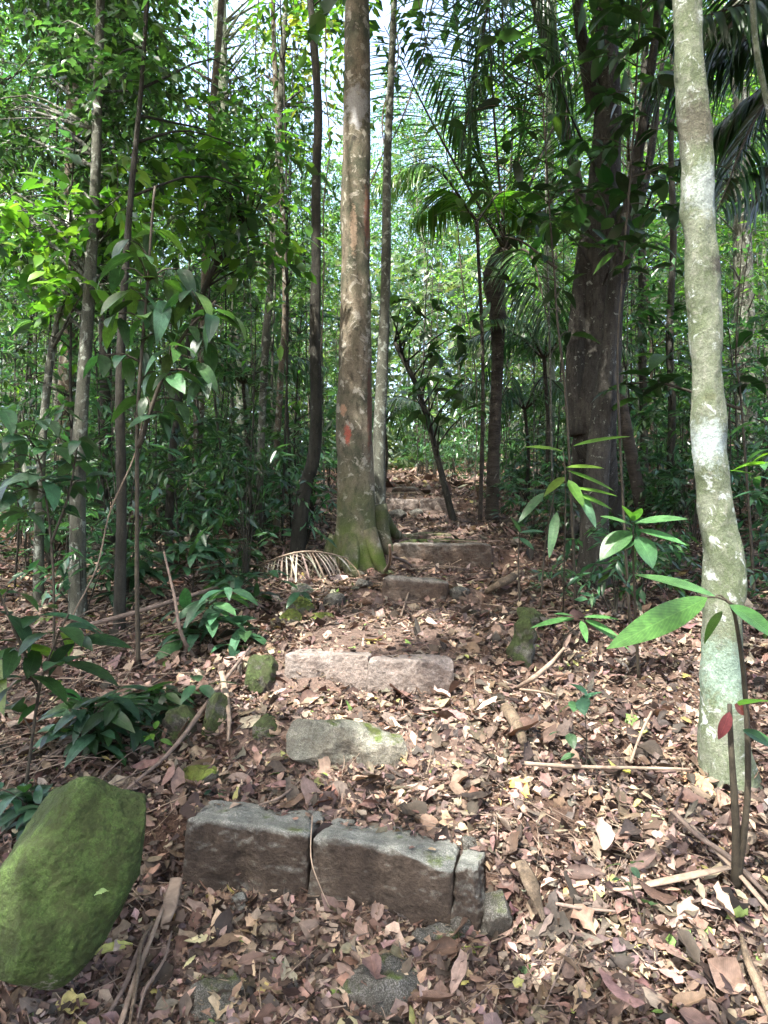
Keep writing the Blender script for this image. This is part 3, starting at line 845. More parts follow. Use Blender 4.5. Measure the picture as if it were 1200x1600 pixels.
# --- right trees
tree('pale_slim_tree', 'slim pale grey tree between the palm and the fluted tree, far back', 'tree',
     [(858, 720), (860, 600), (857, 450), (858, 300), (862, 120), (865, -80)], 11.5, [16, 15, 14, 14, 13, 12], M_pale, ext=3, seed=14, crown=[((780, 920, 330, 560, 11, 13), 60), ((760, 940, -100, 140, 11, 13), 90)], cols=BRIGHT, ll=.13)
tree('grey_tree', 'grey mottled tree far back on the right slope, just beyond the pale lichen tree', 'tree',
     [(1166, 680), (1165, 540), (1160, 380), (1158, 200), (1155, -40)], 9.5, [34, 30, 28, 26, 22], M_grey, ext=3, seed=15, crown=[((1080, 1260, 150, 620, 8.5, 11), 150)], cols=BRIGHT + GREENS, ll=.11)
tree('slender_tree', 'slender dark tree just left of the pale lichen tree, on the right slope', 'tree',
     [(1008, 700), (1004, 560), (1003, 420), (1000, 250), (1010, 60), (1012, -80)], 9.0, [13, 12, 12, 10, 9, 8], M_dark, ext=2, seed=16, crown=[((960, 1080, 330, 600, 8.5, 10), 60), ((960, 1100, -60, 180, 7, 9), 80)], cols=DARKG + GREENS, ll=.13)
tree('ridged_tree', 'lichen-spotted ridged trunk standing close before the foot of the massive fluted tree', 'tree',
     [(927, 905), (928, 860), (930, 790), (936, 700), (950, 560), (962, 430), (985, 300), (1010, 160), (1030, 0)], 5.4, [56, 46, 42, 36, 24, 20, 16, 13, 10], M_bigdark, seed=17, amp=.012, freq=7, seg=32, nring=120, ext=1)
tree('slender_tree', 'dark slender tree with wavy stem at the far end of the right slope', 'tree',
     [(1045, 740), (1050, 640), (1046, 520), (1052, 380), (1048, 200), (1055, 20)], 8.0, [14, 12, 11, 10, 9, 8], M_dark, ext=2, seed=18, crown=[((1000, 1090, 480, 640, 7.5, 9), 26)], cols=DARKG, ll=.16, lw=.07)

# --- the leaning dark sapling by the path
def lean_extra(mb, lv, stem, rg):
    nodes = [(640, 610), (668, 597), (700, 592), (735, 600), (745, 640), (640, 520), (612, 500), (650, 490), (690, 480), (672, 545), (686, 560), (720, 520), (745, 500), (668, 465), (630, 470), (705, 615), (660, 640), (688, 655), (605, 480), (730, 560)]
    for px, py in nodes:
        p = W(px, py, 7.5 + rg.uniform(-.4, .4))
        k = int(np.argmin(np.abs(stem[:, 2] - (p[2] - .35))))
        k = min(k, len(stem) - 1)
        tube(mb, [stem[k], (stem[k] + p) / 2 + np.array([0, 0, .08]), p], [.012, .007, .003], n=8, seg=6)
        n = 5
        leaves(lv, p + rg.normal(0, .05, (n, 3)), rdir(n, rg, -.15, .6), rdir(n, rg, 1.6), .22 * rg.uniform(.7, 1.2, n), .08, pick(rg, n, DARKG + GREENS), rows=5, droop=.3)
tree('leaning_sapling', 'dark leafy sapling leaning over the path towards the mottled trunk', 'sapling',
     [(710, 790), (690, 740), (672, 670), (660, 630), (650, 600), (632, 565), (617, 535)], 8.2, [12, 10, 9, 9, 8, 8, 7], M_dark, seed=20, seg=10, amp=.003, extra=lean_extra, cm=M_leafn)

# ---------------------------------------------------------------- palms
def frond(parent, base, pts, name='frond', wild=0, nl=46, ll=.55, lw=.028, cols=GREENS, droop=.55, rr=.014, seed=0, mat=None, loc=None, taper0=.35, ang=.75, woodcol=None, stalk=.12, hang=.4, wood=None, nrm=None, lnrm=None):
    rg = np.random.default_rng(seed)
    mb = MB()
    c = tube(mb, pts, [rr, rr * .7, rr * .25], n=40, seg=6, mat=1)
    T = unit(np.gradient(c, axis=0))
    up = np.array([0, 0, 1.0]) if nrm is None else np.asarray(nrm, float)
    ts = np.linspace(stalk, .99, nl)
    for sgn in (1, -1):
        k = (ts * (len(c) - 1)).astype(int)
        P = c[k]; t = T[k]
        S = unit(np.cross(t, up + rg.normal(0, .04, (nl, 3)))) * sgn
        a = ang + .35 * ts + rg.normal(0, .06, nl)
        D = S * np.cos(a * .55)[:, None] + t * np.sin(a * .75)[:, None]
        D[:, 2] -= hang * rg.uniform(.4, 1.1, nl)
        D = D + wild * rg.normal(0, 1, (nl, 3))
        prof = np.minimum(1, taper0 + 1.6 * ts) * rg.uniform(1 - wild * 1.6, 1, nl) * np.minimum(1, .25 + 2.2 * (1 - ts))
        leaves(mb, P, D, (np.cross(D, np.cross(up, D)) if lnrm is None else np.tile(np.asarray(lnrm, float), (nl, 1))) + .15 * rg.normal(size=(nl, 3)), ll * prof * rg.uniform(.9, 1.1, nl), lw * (.6 + .4 * prof), pick(rg, nl, cols, .14), rows=6, droop=droop * rg.uniform(.7, 1.2, nl), fold=.35, shape=1)
    return mb.obj(name, [mat or M_palm, wood or M_stem], parent, loc=loc)

def palm(name, label, pathpx, Y, wpx, crownp, tips, seed, ll=.6, nl=50, cols=GREENS, lw=.03, droop=.55, group=None, hang=.4, cat='palm'):
    pts = np.array(to3(pathpx, Y) + [crownp])
    pts[0][2] = float(H(pts[0][0], pts[0][1])) - .05
    base = pts[0].copy()
    root = empty(name, label, cat, tuple(base), group)
    mb = MB()
    n = 120
    rad = np.interp(np.linspace(0, 1, n), np.linspace(0, 1, len(wpx)), np.array(wpx) / F * Y / 2)
    rad = rad * (1 + .10 * (np.arange(n) % 6 == 0))
    tube(mb, pts, rad, n=n, seg=16, amp=.005, freq=14, seed=seed)
    mb.obj('trunk', M_palmtrunk, root, loc=base)
    for i, (mid, tip) in enumerate(tips):
        frond(root, crownp, [crownp, mid, tip], seed=seed * 31 + i, ll=ll, nl=nl, cols=cols, lw=lw, loc=base, droop=droop, rr=.018, hang=hang)
    return root

PC = W(790, 395, 8.3)
def pf(*a): return W(*a)
tips = [(pf(735, 175, 8.4), pf(700, -60, 8.0)), (pf(770, 150, 8.0), pf(760, -120, 7.2)), (pf(820, 160, 8.3), pf(850, -110, 7.8)), (pf(860, 210, 8.6), pf(960, 10, 8.8)),
        (pf(880, 300, 8.0), pf(990, 330, 7.5)), (pf(850, 330, 9.2), pf(930, 340, 10.2)), (pf(830, 400, 7.6), pf(860, 520, 7.3)), (pf(800, 230, 9.3), pf(800, 60, 10.3)),
        (pf(680, 200, 8.0), pf(600, 40, 7.4))]
palm('palm_tree', 'dark-trunked palm right of the path, its fronds fanning up to the top of the photo', [(768, 795), (772, 690), (776, 600), (778, 500), (772, 430)], 8.3, [22, 20, 19, 19, 18, 19, 25, 34, 30], PC, tips, 5, ll=.8, nl=84, cols=DARKG + GREENS, lw=.021, droop=.3, hang=.15)

def lone_palm(name, label, crownp, tips, seed, ll=.9, lw=.032, cols=DARKG, nl=60, bx=None, group=None, droop=.5, hang=.4, rr=.05):
    x, y = bx if bx else (crownp[0], crownp[1])
    base = np.array([x, y, float(H(x, y))])
    root = empty(name, label, 'palm', tuple(base), group)
    mb = MB()
    tube(mb, [base - [0, 0, .1], (base + crownp) / 2 + [0.05, 0, 0], crownp], [rr * 1.3, rr, rr], n=60, seg=14, amp=.006, freq=12, seed=seed)
    mb.obj('trunk', M_palmtrunk, root, loc=base)
    for i, (mid, tip) in enumerate(tips):
        frond(root, crownp, [crownp, mid, tip], seed=seed * 37 + i, ll=ll, nl=nl, cols=cols, lw=lw, loc=base, droop=droop, rr=.016, hang=hang)
    return root
# palm whose crown overhangs the top right corner
c1 = W(1290, 60, 5.2)
lone_palm('palm_tree', 'palm beyond the right edge, its dark fronds hanging across the top right corner', c1,
          [(W(1180, 60, 5.0), W(1010, 130, 4.9)), (W(1200, 130, 5.3), W(1060, 250, 5.5)), (W(1230, 0, 4.8), W(1110, -40, 4.3)), (W(1250, 180, 5.0), W(1180, 320, 4.8)), (W(1200, 40, 5.8), W(1080, 60, 6.6)), (W(1190, 170, 4.6), W(1120, 330, 4.2)), (W(1330, -80, 5.2), W(1420, -60, 5.0)), (W(1220, 0, 4.6), W(1050, 40, 4.2))], 9, ll=.6, nl=56, bx=(3.3, 5.2))
# palm whose frond arches across the top centre
c2 = W(760, -330, 6.4)
lone_palm('palm_tree', 'palm whose high fronds arch over the top centre with comb-like leaflets against the sky', c2,
          [(W(770, -60, 6.0), W(720, 240, 5.9)), (W(850, -40, 6.2), W(900, 260, 6.2)), (W(930, -180, 6.2), W(1010, 60, 6.2))], 10, ll=.75, nl=64, bx=(2.7, 7.6), cols=GREENS + DARKG, droop=.6, lw=.017, hang=.22)
pr_ = [o for o in bpy.data.objects if o.get('label', '').startswith('palm whose high fronds')][0]
bs_ = np.array(pr_.location)
for i, (a_, b_, c_, l_, n_) in enumerate([(W(772, -230, 5.6), W(786, 50, 5.6), W(788, 350, 5.8), .80, 50), (W(690, -200, 6.6), W(668, 0, 6.7), W(640, 150, 7.0), .5, 40)]):
    frond(pr_, None, [c2, a_, b_, c_], seed=700 + i, ll=l_, nl=n_, cols=GREENS + DARKG, lw=.034, loc=bs_, droop=.42, rr=.012, hang=-.02, nrm=(0.05, -1, .1), ang=.1, stalk=.25, lnrm=(0, -.55, 1))
# low light-green palm behind the trunk; leaf colour brightened to stand for sunlight
c3 = W(745, 345, 7.7)
lone_palm('small_palm', 'small palm coloured a sunlit bright green, with one feathery frond arching beside the mottled trunk', c3,
          [(W(672, 258, 7.4), W(585, 292, 7.2)), (W(700, 300, 7.9), W(640, 350, 8.2)), (W(790, 300, 8), W(840, 360, 8.3))], 11, ll=.5, nl=64, bx=(1.05, 8.1), cols=BRIGHT, rr=.02, droop=.5, lw=.024)
# feathery thickets right of the palm
for i, (px, py, Y_, lb) in enumerate([(850, 560, 8.8, 'feathery understorey palm with fine drooping leaflets, just right of the palm trunk'), (820, 640, 10, 'low feathery palm deeper in the thicket behind the palm trunk'), (380, 600, 9.5, 'dim feathery palm in the left woods behind the pale slim tree'), (310, 470, 11, 'grey-green feathery palm high behind the glossy sapling'), (600, 660, 12.5, 'small feathery palm far off just right of the mottled trunk')]):
    c4 = W(px, py, Y_)
    rg = np.random.default_rng(40 + i)
    tp = []
    for a in np.linspace(0, 2 * pi, 9)[:-1] + .3 * i:
        d = np.array([math.cos(a), math.sin(a), 0])
        tp.append((c4 + d * .5 + [0, 0, .35], c4 + d * 1.15 + [0, 0, rg.uniform(-.35, .3)]))
    lone_palm('small_palm', lb, c4, tp, 20 + i, ll=.4, lw=.022, nl=40, cols=TEAL + GREENS, rr=.022)

# ---------------------------------------------------------------- near plants drawn node by node
def plant(name, label, stems, nodes, Y, cols, ll=.16, lw=.055, n=4, seed=0, droop=.35, rows=6, shape=0, rstem=.006, cat='plant', spread=.02, tw=.004, up=.1, ground=True, mat=None, group=None):
    rg = np.random.default_rng(seed + 900)
    mb = MB(); lv = MB(); pts = []
    base = None
    for st in stems:
        P = to3(st, Y)
        if ground and base is None:
            g = P[0]; g[2] = min(g[2], float(H(g[0], g[1])) - .02)
        if base is None: base = P[0].copy(); base[2] = max(base[2], float(H(base[0], base[1])))
        c = tube(mb, P, [rstem, rstem * .8, rstem * .5], n=26, seg=7, amp=rstem * .15, freq=25, seed=seed, wob=.012)
        pts.append(c)
    A = np.concatenate(pts)
    for nd in nodes:
        px, py = nd[0], nd[1]; k = nd[2] if len(nd) > 2 else n; l = nd[3] if len(nd) > 3 else ll
        p = W(px, py, Y + rg.uniform(-.12, .12) * Y * .2)
        i = int(np.argmin(np.linalg.norm(A - p + np.array([0, 0, .05]), axis=1)))
        s = A[i]
        if np.linalg.norm(p - s) > .02:
            tube(mb, [s, (s + p) / 2 + np.array([0, 0, .15 * np.linalg.norm(p - s)]), p], [tw, tw * .8, tw * .5], n=8, seg=5)
        ph = rg.uniform(0, 2 * pi) + np.arange(k) * 2 * pi / k + rg.normal(0, .3, k)
        D = np.stack([np.cos(ph), np.sin(ph), rg.normal(up, .25, k)], -1)
        out = p - s; out[2] = 0
        D = D + .5 * unit(out)
        q = rg.uniform(.65, 1.2, k)
        leaves(lv, p + D * .01 + rg.normal(0, spread, (k, 3)) * .5, D, np.array([0, 0, 1.0]) + rg.normal(0, .25, (k, 3)), l * q, lw * (l / ll) * q, pick(rg, k, cols, .18), rows=rows, droop=droop * rg.uniform(.5, 1.4, k), fold=.18, shape=shape)
    root = empty(name, label, cat, tuple(base), group)
    mb.obj('stem', M_stem, root, loc=base)
    lv.obj('leaves', mat or M_leafn, root, loc=base)
    return root

def exact_leaf(lv, p0, p1, width, col, nrm=(0, -.5, 1), droop=.1, shape=0, fold=.15, rows=12):
    p0 = np.asarray(p0); p1 = np.asarray(p1)
    leaves(lv, [p0], [p1 - p0], [np.asarray(nrm, float)], np.linalg.norm(p1 - p0), width, col, rows=rows, droop=droop, fold=fold, shape=shape)

# right-front seedling with very big leaves (two stems)
mb = MB(); lv = MB()
Yn = 2.05
b0 = G(1150, 1392); 
tube(mb, [b0, W(1150, 1300, b0[1] * .99), W(1142, 1160, b0[1] * .98), W(1140, 1100, b0[1] * .98)], [.018, .013, .010, .007], n=24, seg=9, amp=.001, freq=30)
tube(mb, [b0, W(1168, 1240, b0[1] * .98), W(1164, 1080, b0[1] * .96), W(1148, 960, b0[1] * .93), W(1135, 938, b0[1] * .92)], [.014, .011, .009, .007, .0055], n=30, seg=9, amp=.001, freq=30)
Yt = b0[1] * .92
tp = W(1135, 938, Yt)
GL = (.10, .26, .05)
exact_leaf(lv, W(1105, 934, Yt), W(950, 1010, Yt * .93), .085, (.085, .22, .045), (0.1, -.9, .6), .05, shape=0)
exact_leaf(lv, W(1118, 932, Yt), W(992, 884, Yt * 1.04), .06, (.09, .22, .07), (0, -.4, 1), .12)
exact_leaf(lv, W(1140, 945, Yt), W(1225, 990, Yt * .95), .07, (.06, .17, .04), (0, -.6, 1), .2)
exact_leaf(lv, W(1155, 1102, Yt * 1.03), W(1225, 1080, Yt * .9), .07, (.09, .24, .05), (0, -.6, 1), .1)
exact_leaf(lv, W(1160, 1140, Yt * 1.03), W(1220, 1165, Yt), .05, (.05, .14, .04), (0, -.5, 1), .2)
exact_leaf(lv, W(1128, 955, Yt), W(1100, 985, Yt * 1.1), .03, (.04, .10, .03), (0, -.5, 1), .2)
exact_leaf(lv, W(1140, 1112, Yt * 1.05), W(1124, 1158, Yt * 1.05), .04, (.17, .045, .05), (0, -1, .2), .1)
exact_leaf(lv, W(1148, 1100, Yt * 1.05), W(1168, 1118, Yt * 1.05), .03, (.14, .045, .04), (0, -1, .4), .1)
tube(mb, [tp, W(1118, 933, Yt), W(1105, 934, Yt)], [.004, .003, .0025], n=8, seg=6)
tube(mb, [tp, W(1125, 930, Yt), W(1118, 932, Yt)], [.003, .003, .002], n=8, seg=6)
root = empty('big_leaved_seedling', 'two-stemmed seedling before the pale tree, with very large leaves and one red leaf', 'seedling', tuple(b0))
mb.obj('stem', M_stem, root, loc=b0); lv.obj('leaves', M_leafn, root, loc=b0)

# seedling at the centre right with broad glossy leaves, stem (990, 1040)
mb = MB(); lv = MB()
b0 = G(998, 1062); Y1 = b0[1]
Yt = Y1 * .95
tube(mb, [b0, W(994, 980, Y1 * .98), W(989, 860, Yt), W(990, 820, Yt)], [.009, .007, .006, .004], n=24, seg=8, amp=.001)
for a in [(985, 830, 935, 862, .12, (.06, .15, .05), 0.25), (995, 838, 1030, 880, .12, (.07, .18, .07), .3), (990, 822, 940, 800, .06, (.08, .2, .05), .1), (992, 818, 1075, 800, .075, (.09, .22, .08), .15), (995, 828, 1078, 842, .07, (.08, .22, .07), .15), (990, 815, 975, 785, .06, (.10, .24, .05), .1), (990, 815, 1002, 790, .05, (.1, .25, .05), .1),
          (988, 845, 960, 850, .08, (.04, .12, .04), .3)]:
    exact_leaf(lv, W(a[0], a[1], Yt), W(a[2], a[3], Yt * .97), a[4], a[5], (0, -.5, 1), a[6], shape=0)
root = empty('broad_leaved_seedling', 'seedling with broad glossy oval leaves on a thin dark stem right of the fluted tree', 'seedling', tuple(b0))
mb.obj('stem', M_stem, root, loc=b0); lv.obj('leaves', M_leafn, root, loc=b0)

# low spray of narrow leaves at (920, 965)
mb = MB(); lv = MB()
b0 = G(878, 1040); Yt = b0[1] * .97
tube(mb, [b0, W(880, 1000, Yt), W(905, 975, Yt), W(912, 968, Yt)], [.007, .006, .004, .003], n=18, seg=7)
for a in [(898, 966, 830, 972, .045), (898, 964, 868, 952, .03), (908, 970, 918, 1000, .04), (912, 964, 966, 961, .04), (914, 968, 970, 990, .045), (914, 970, 990, 1010, .03)]:
    exact_leaf(lv, W(a[0], a[1], Yt), W(a[2], a[3], Yt * .96), a[4], (.09, .24, .07), (0, -.5, 1), .12, shape=1)
root = empty('narrow_leaved_seedling', 'low seedling with a whorl of narrow leaves behind the biggest foreground leaf', 'seedling', tuple(b0))
mb.obj('stem', M_stem, root, loc=b0); lv.obj('leaves', M_leafn, root, loc=b0)

# tall slender seedlings with long leaves around (870, 700)
mb = MB(); lv = MB()
b0 = G(880, 960); Yt = b0[1] * .95
for st in ([(880, 960), (882, 860), (884, 760), (880, 705)], [(812, 940), (810, 880), (812, 830)], [(845, 950), (852, 850), (872, 740)]):
    tube(mb, [b0 if i == 0 and st[0][0] == 880 else W(*q, Yt) for i, q in enumerate(st)], [.006, .005, .003], n=18, seg=6)
for a in [(895, 697, 985, 672, .05, BRIGHT[1]), (880, 705, 820, 690, .05, BRIGHT[3]), (884, 730, 945, 725, .05, BRIGHT[3]), (886, 735, 965, 760, .04, BRIGHT[1]), (882, 745, 850, 770, .06, YELG[1]), (888, 750, 915, 790, .07, BRIGHT[0]), (850, 770, 808, 812, .06, TEAL[3]), (870, 800, 858, 870, .06, (.13, .3, .12)), (905, 770, 935, 822, .07, (.12, .26, .14)), (893, 762, 968, 768, .04, BRIGHT[1]), (895, 770, 960, 790, .05, BRIGHT[0]), (812, 832, 800, 800, .05, TEAL[1]), (812, 832, 850, 826, .045, TEAL[1]), (812, 840, 835, 855, .04, TEAL[1])]:
    exact_leaf(lv, W(a[0], a[1], Yt), W(a[2], a[3], Yt * .97), a[4], a[5], (0, -.6, 1), .12, shape=1)
root = empty('long_leaved_seedling', 'tall seedling with long yellow-green and white-lit leaves before the fluted tree', 'seedling', tuple(b0))
mb.obj('stem', M_stem, root, loc=b0); lv.obj('leaves', M_leafn, root, loc=b0)

plant('small_seedling', 'tiny dark-leaved seedling above the long horizontal stick', [[(917, 1200), (918, 1150), (912, 1095)]], [(905, 1100, 3, .11), (912, 1085, 2, .10), (885, 1145, 3, .08), (905, 1180, 3, .08)], G(917, 1205)[1], TEAL, .10, .05, seed=31, cat='seedling', rstem=.003)
plant('small_seedling', 'thin seedling with two pairs of dark leaves below the palm sheath stick', [[(1008, 1455), (1000, 1420), (985, 1370)]], [(982, 1352, 3, .055), (1008, 1418, 2, .055), (975, 1375, 2, .03)], G(1008, 1460)[1], GREENS, .05, .03, seed=32, cat='seedling', rstem=.0025)
plant('small_seedling', 'bright green little seedling on the left bank beside the dark upright stone', [[(245, 1180), (243, 1165), (242, 1150)]], [(240, 1150, 5, .06), (246, 1165, 4, .05)], G(245, 1182)[1], BRIGHT, .06, .025, seed=33, cat='seedling', rstem=.003)
plant('small_seedling', 'tiny two-leaved seedling above the nearest step, near the left mossy stone', [[(338, 1245), (337, 1232)]], [(338, 1230, 4, .04)], G(338, 1246)[1], TEAL, .04, .02, seed=34, cat='seedling', rstem=.002)
plant('small_seedling', 'small shaded seedling at the foot of the tall seedling on the right verge', [[(828, 850), (824, 830)]], [(822, 825, 5, .10), (832, 835, 4, .1), (812, 838, 3, .08)], G(828, 862)[1], TEAL, .1, .05, seed=35, cat='seedling', rstem=.003)
plant('small_seedling', 'small leafy seedling between the broad-leaved seedling and the pale tree', [[(1045, 930), (1043, 910)]], [(1040, 905, 5, .09), (1050, 915, 4, .09), (1030, 915, 3, .08)], G(1045, 945)[1], TEAL + GREENS, .1, .04, seed=36, cat='seedling', rstem=.003)

# left: sapling with drooping glossy leaves
plant('glossy_sapling', 'sapling with big drooping glossy leaves in front of the left woods', [[(217, 1052), (214, 900), (214, 760), (216, 640), (228, 480), (236, 330), (240, 290)], [(216, 700), (250, 600), (290, 520), (335, 470)]],
      [(205, 375, 4), (215, 400, 4), (240, 360, 3), (255, 432, 4), (258, 470, 4), (300, 455, 4), (300, 510, 4), (330, 490, 4), (350, 485, 3), (165, 555, 2), (195, 560, 3), (225, 545, 4), (240, 580, 4), (265, 545, 4), (268, 585, 4), (300, 560, 3), (310, 590, 3), (230, 620, 3), (255, 645, 3), (275, 625, 3), (205, 450, 4), (190, 420, 3), (225, 500, 4), (280, 420, 3), (245, 520, 4), (215, 470, 3), (185, 490, 3), (320, 530, 3)],
      3.9, TEAL + GREENS, .20, .075, 4, seed=41, droop=.55, cat='sapling', rstem=.013, up=-.25, tw=.006)
# bright layer of leaves at mid left
def bright_extra(mb, lv, stem, rg):
    pass
tree('bright_leaved_tree', 'young tree with a layer of bright yellow-green leaves at mid height on the left', 'tree',
     [(60, 960), (62, 800), (70, 640), (90, 500), (130, 400), (190, 330)], 5.0, [16, 14, 12, 10, 8, 5], M_grey, seed=44, cols=BRIGHT, ll=.13, lw=.06, k=8, tw=.35, rows=3,
     crown=[((-30, 200, 300, 470, 4.4, 5.4), 70), ((130, 290, 230, 350, 4.6, 5.4), 34)])
tree('bright_leaved_tree', 'young tree whose light green leaves spread between the glossy sapling and the leaning dark tree', 'tree',
     [(262, 830), (270, 700), (290, 560), (320, 450), (360, 380), (400, 350)], 5.8, [14, 12, 11, 9, 7, 4], M_dark, seed=45, cols=BRIGHT + GREENS, ll=.13, lw=.06, k=8, tw=.4, rows=3,
     crown=[((250, 430, 230, 420, 5.2, 6.4), 105), ((240, 320, 130, 240, 5.4, 6.4), 26)])
plant('left_edge_plant', 'big-leaved plant hanging in from the left edge above the mossy boulder', [[(30, 1200), (60, 1080), (90, 1000), (110, 960)], [(60, 1080), (20, 980), (0, 920)]],
      [(95, 985, 4), (60, 960, 3), (120, 1000, 3), (30, 1010, 4), (10, 960, 4), (40, 1060, 4, .22), (70, 1090, 3, .2), (0, 1030, 3), (100, 1040, 3), (20, 1110, 3), (10, 925, 3)], 2.75, TEAL + DARKG + [(.05, .14, .05), (.13, .22, .04)], .22, .075, 5, seed=46, droop=.4, cat='plant', rstem=.007)
plant('left_shrub', 'leafy shrub at the left edge, its pale-lit leaves level with the trunks', [[(85, 960), (80, 850), (60, 720), (40, 680)], [(80, 850), (110, 760), (120, 690)]],
      [(20, 680, 5), (50, 690, 5), (80, 700, 5), (110, 720, 5), (125, 690, 5), (10, 720, 5), (40, 740, 5), (70, 750, 5), (100, 760, 5), (20, 770, 4), (0, 690, 4), (60, 660, 5), (130, 750, 4), (5, 640, 4), (35, 800, 4), (90, 800, 4)], 3.9, TEAL + [(.07, .13, .08)], .19, .08, 5, seed=47, cat='shrub', rstem=.008, droop=.5)
for i, (x0, y0, x1, y1, sz, lb, c_) in enumerate([
    (330, 1015, 325, 965, .16, 'leafy undergrowth plant with teal leaves by the bent twig, left of the path', TEAL), (300, 930, 300, 880, .14, 'teal-leaved plant behind the undergrowth left of the fallen frond', TEAL),
    (380, 960, 375, 920, .13, 'low whorled plant between the fallen frond and the bent twig', TEAL), (345, 905, 340, 860, .13, 'shrubby seedling left of the fallen frond tip', TEAL),
    (185, 1165, 180, 1120, .13, 'dark low plant on the left bank above the mossy boulder', DARKG + TEAL), (130, 1190, 140, 1130, .14, 'tangled dark low plant between the boulder and the left edge plant', DARKG + TEAL),
    (45, 1320, 40, 1270, .12, 'narrow-leaved plant at the left edge behind the mossy boulder', TEAL), (280, 790, 280, 740, .14, 'round-leaved plant in the shade of the left woods', TEAL),
    (410, 850, 405, 835, .10, 'tiny pale seedling right of the fallen frond stalk', TEAL), (235, 1120, 230, 1095, .12, 'small dark plant beside the foot of the left bank stick', DARKG + TEAL), (190, 950, 190, 905, .14, 'oval-leaved plant climbing beside the dark bare stem', TEAL), (560, 830, 600, 800, .05, '', TEAL)]):
    if not lb: continue
    rg = np.random.default_rng(60 + i)
    Yp = G(x0, y0)[1]
    sz *= 1.2
    nd = [(x1 + rg.normal(0, 30), y1 + rg.normal(0, 24), 5, sz) for _ in range(13)] + [(x1, y1 - 15, 6, sz)]
    plant('understorey_plant', lb, [[(x0, y0), ((x0 + x1) / 2 + 3, (y0 + y1) / 2), (x1, y1)]], nd, Yp, c_, sz, sz * .34, 4, seed=70 + i, cat='plant', rstem=.005, shape=1, droop=.4)
# right edge plants
plant('right_shrub', 'light green leaf spray entering from the right edge beside the pale tree', [[(1290, 900), (1250, 800), (1215, 740)]], [(1200, 730, 5), (1180, 745, 4), (1210, 700, 4), (1205, 770, 4), (1195, 655, 3)], 3.2, BRIGHT + TEAL, .16, .05, seed=81, cat='shrub', shape=1)
plant('right_shrub', 'dark broad-leaved shrub behind the pale tree, at eye level on the right slope', [[(1180, 760), (1160, 640), (1150, 560)], [(1160, 640), (1040, 600), (980, 600)]],
      [(1170, 600, 4), (1190, 560, 4), (1150, 590, 3), (1040, 560, 4), (980, 600, 4), (1010, 590, 4), (960, 610, 3), (1060, 590, 3), (1180, 520, 3), (1170, 280, 3), (1190, 300, 3), (1000, 620, 3)], 5.2, DARKG, .24, .09, seed=82, cat='shrub', droop=.4, rstem=.012)
plant('dark_climber', 'dark large-leaved branch hanging before the fluted tree, over the palm', [[(900, 800), (885, 640), (870, 500), (865, 420), (860, 350), (850, 150)], [(870, 420), (820, 380), (790, 370)]],
      [(820, 340, 4), (845, 350, 4), (870, 345, 3), (790, 370, 3), (900, 380, 4), (880, 450, 3), (850, 400, 4), (830, 300, 3), (880, 290, 3), (800, 250, 3), (850, 250, 3), (820, 200, 3), (870, 180, 3), (790, 160, 3), (760, 300, 4), (740, 260, 3), (720, 330, 3), (890, 100, 4), (830, 90, 4), (780, 60, 4), (900, 300, 3), (815, 440, 4), (780, 430, 3), (890, 520, 3), (760, 120, 3), (700, 190, 3)], 4.8, DARKG + GREENS, .17, .058, 4, seed=83, cat='climber', droop=.45, rstem=.01)
plant('dark_climber', 'dark leafy climber on the upper fluted trunk, hanging towards the pale tree', [[(985, 760), (965, 600), (975, 420), (990, 240), (1000, 60), (1010, -60)]],
      [(975, 420, 4), (1000, 380, 4), (1020, 330, 4), (980, 300, 4), (1010, 260, 4), (960, 230, 4), (1030, 200, 4), (990, 180, 4), (950, 150, 4), (1020, 120, 4), (980, 90, 4), (1000, 50, 4), (960, 60, 4), (1040, 60, 4), (1030, 0, 4), (970, 10, 4), (930, 90, 3), (920, 220, 3), (1040, 280, 3), (1140, 290, 3), (1160, 270, 3), (1050, 420, 3)], 4.4, DARKG, .17, .062, 5, seed=84, cat='climber', droop=.45, rstem=.009)

# ---------------------------------------------------------------- woods behind: prototypes, then copies
def proto_tree(name, h, w, bark, cols, seed, n=330, z0=.35, ll=.13, lw=.055, r=.07, k=12, tw=.6):
    rg = np.random.default_rng(seed)
    root = empty(name, 'x', 'tree')
    mb = MB(); lv = MB(); r = r * .72
    pts = np.array([[0, 0, -.3], [rg.normal(0, .05), rg.normal(0, .05), h * .25], [rg.normal(0, .2), rg.normal(0, .2), h * .55], [rg.normal(0, .35), rg.normal(0, .35), h]])
    stem = tube(mb, pts, [r * 1.15, r * .9, r * .7, r * .25], n=60, seg=10, amp=r * .12, freq=6, seed=seed, wob=.12)
    z = z0 * h + (1 - z0) * h * rg.random(n) ** .85
    q = (z / h - z0) / (1 - z0)
    rad = w * np.sqrt(rg.random(n)) * (.45 + .9 * np.sin(pi * np.clip(q * .85 + .12, 0, 1)))
    a = rg.uniform(0, 2 * pi, n)
    # clumps along a dozen limbs
    la = rg.uniform(0, 2 * pi, 14); pickk = rg.integers(0, 14, n); a = np.where(rg.random(n) < .75, la[pickk] + rg.normal(0, .3, n), a)
    b = np.stack([np.cos(a) * rad, np.sin(a) * rad, z + .25 * rad], -1)
    limbs(mb, stem, b[:34], rg, .035, .006, zspan=(.2, .97))
    out = b * np.array([1, 1, 0]); out = unit(out)
    sprays(lv, b, rg, tw, k, ll, lw, cols, outward=out, drop=.4)
    mb.obj('trunk', bark, root); lv.obj('crown', M_leaf, root)
    return root

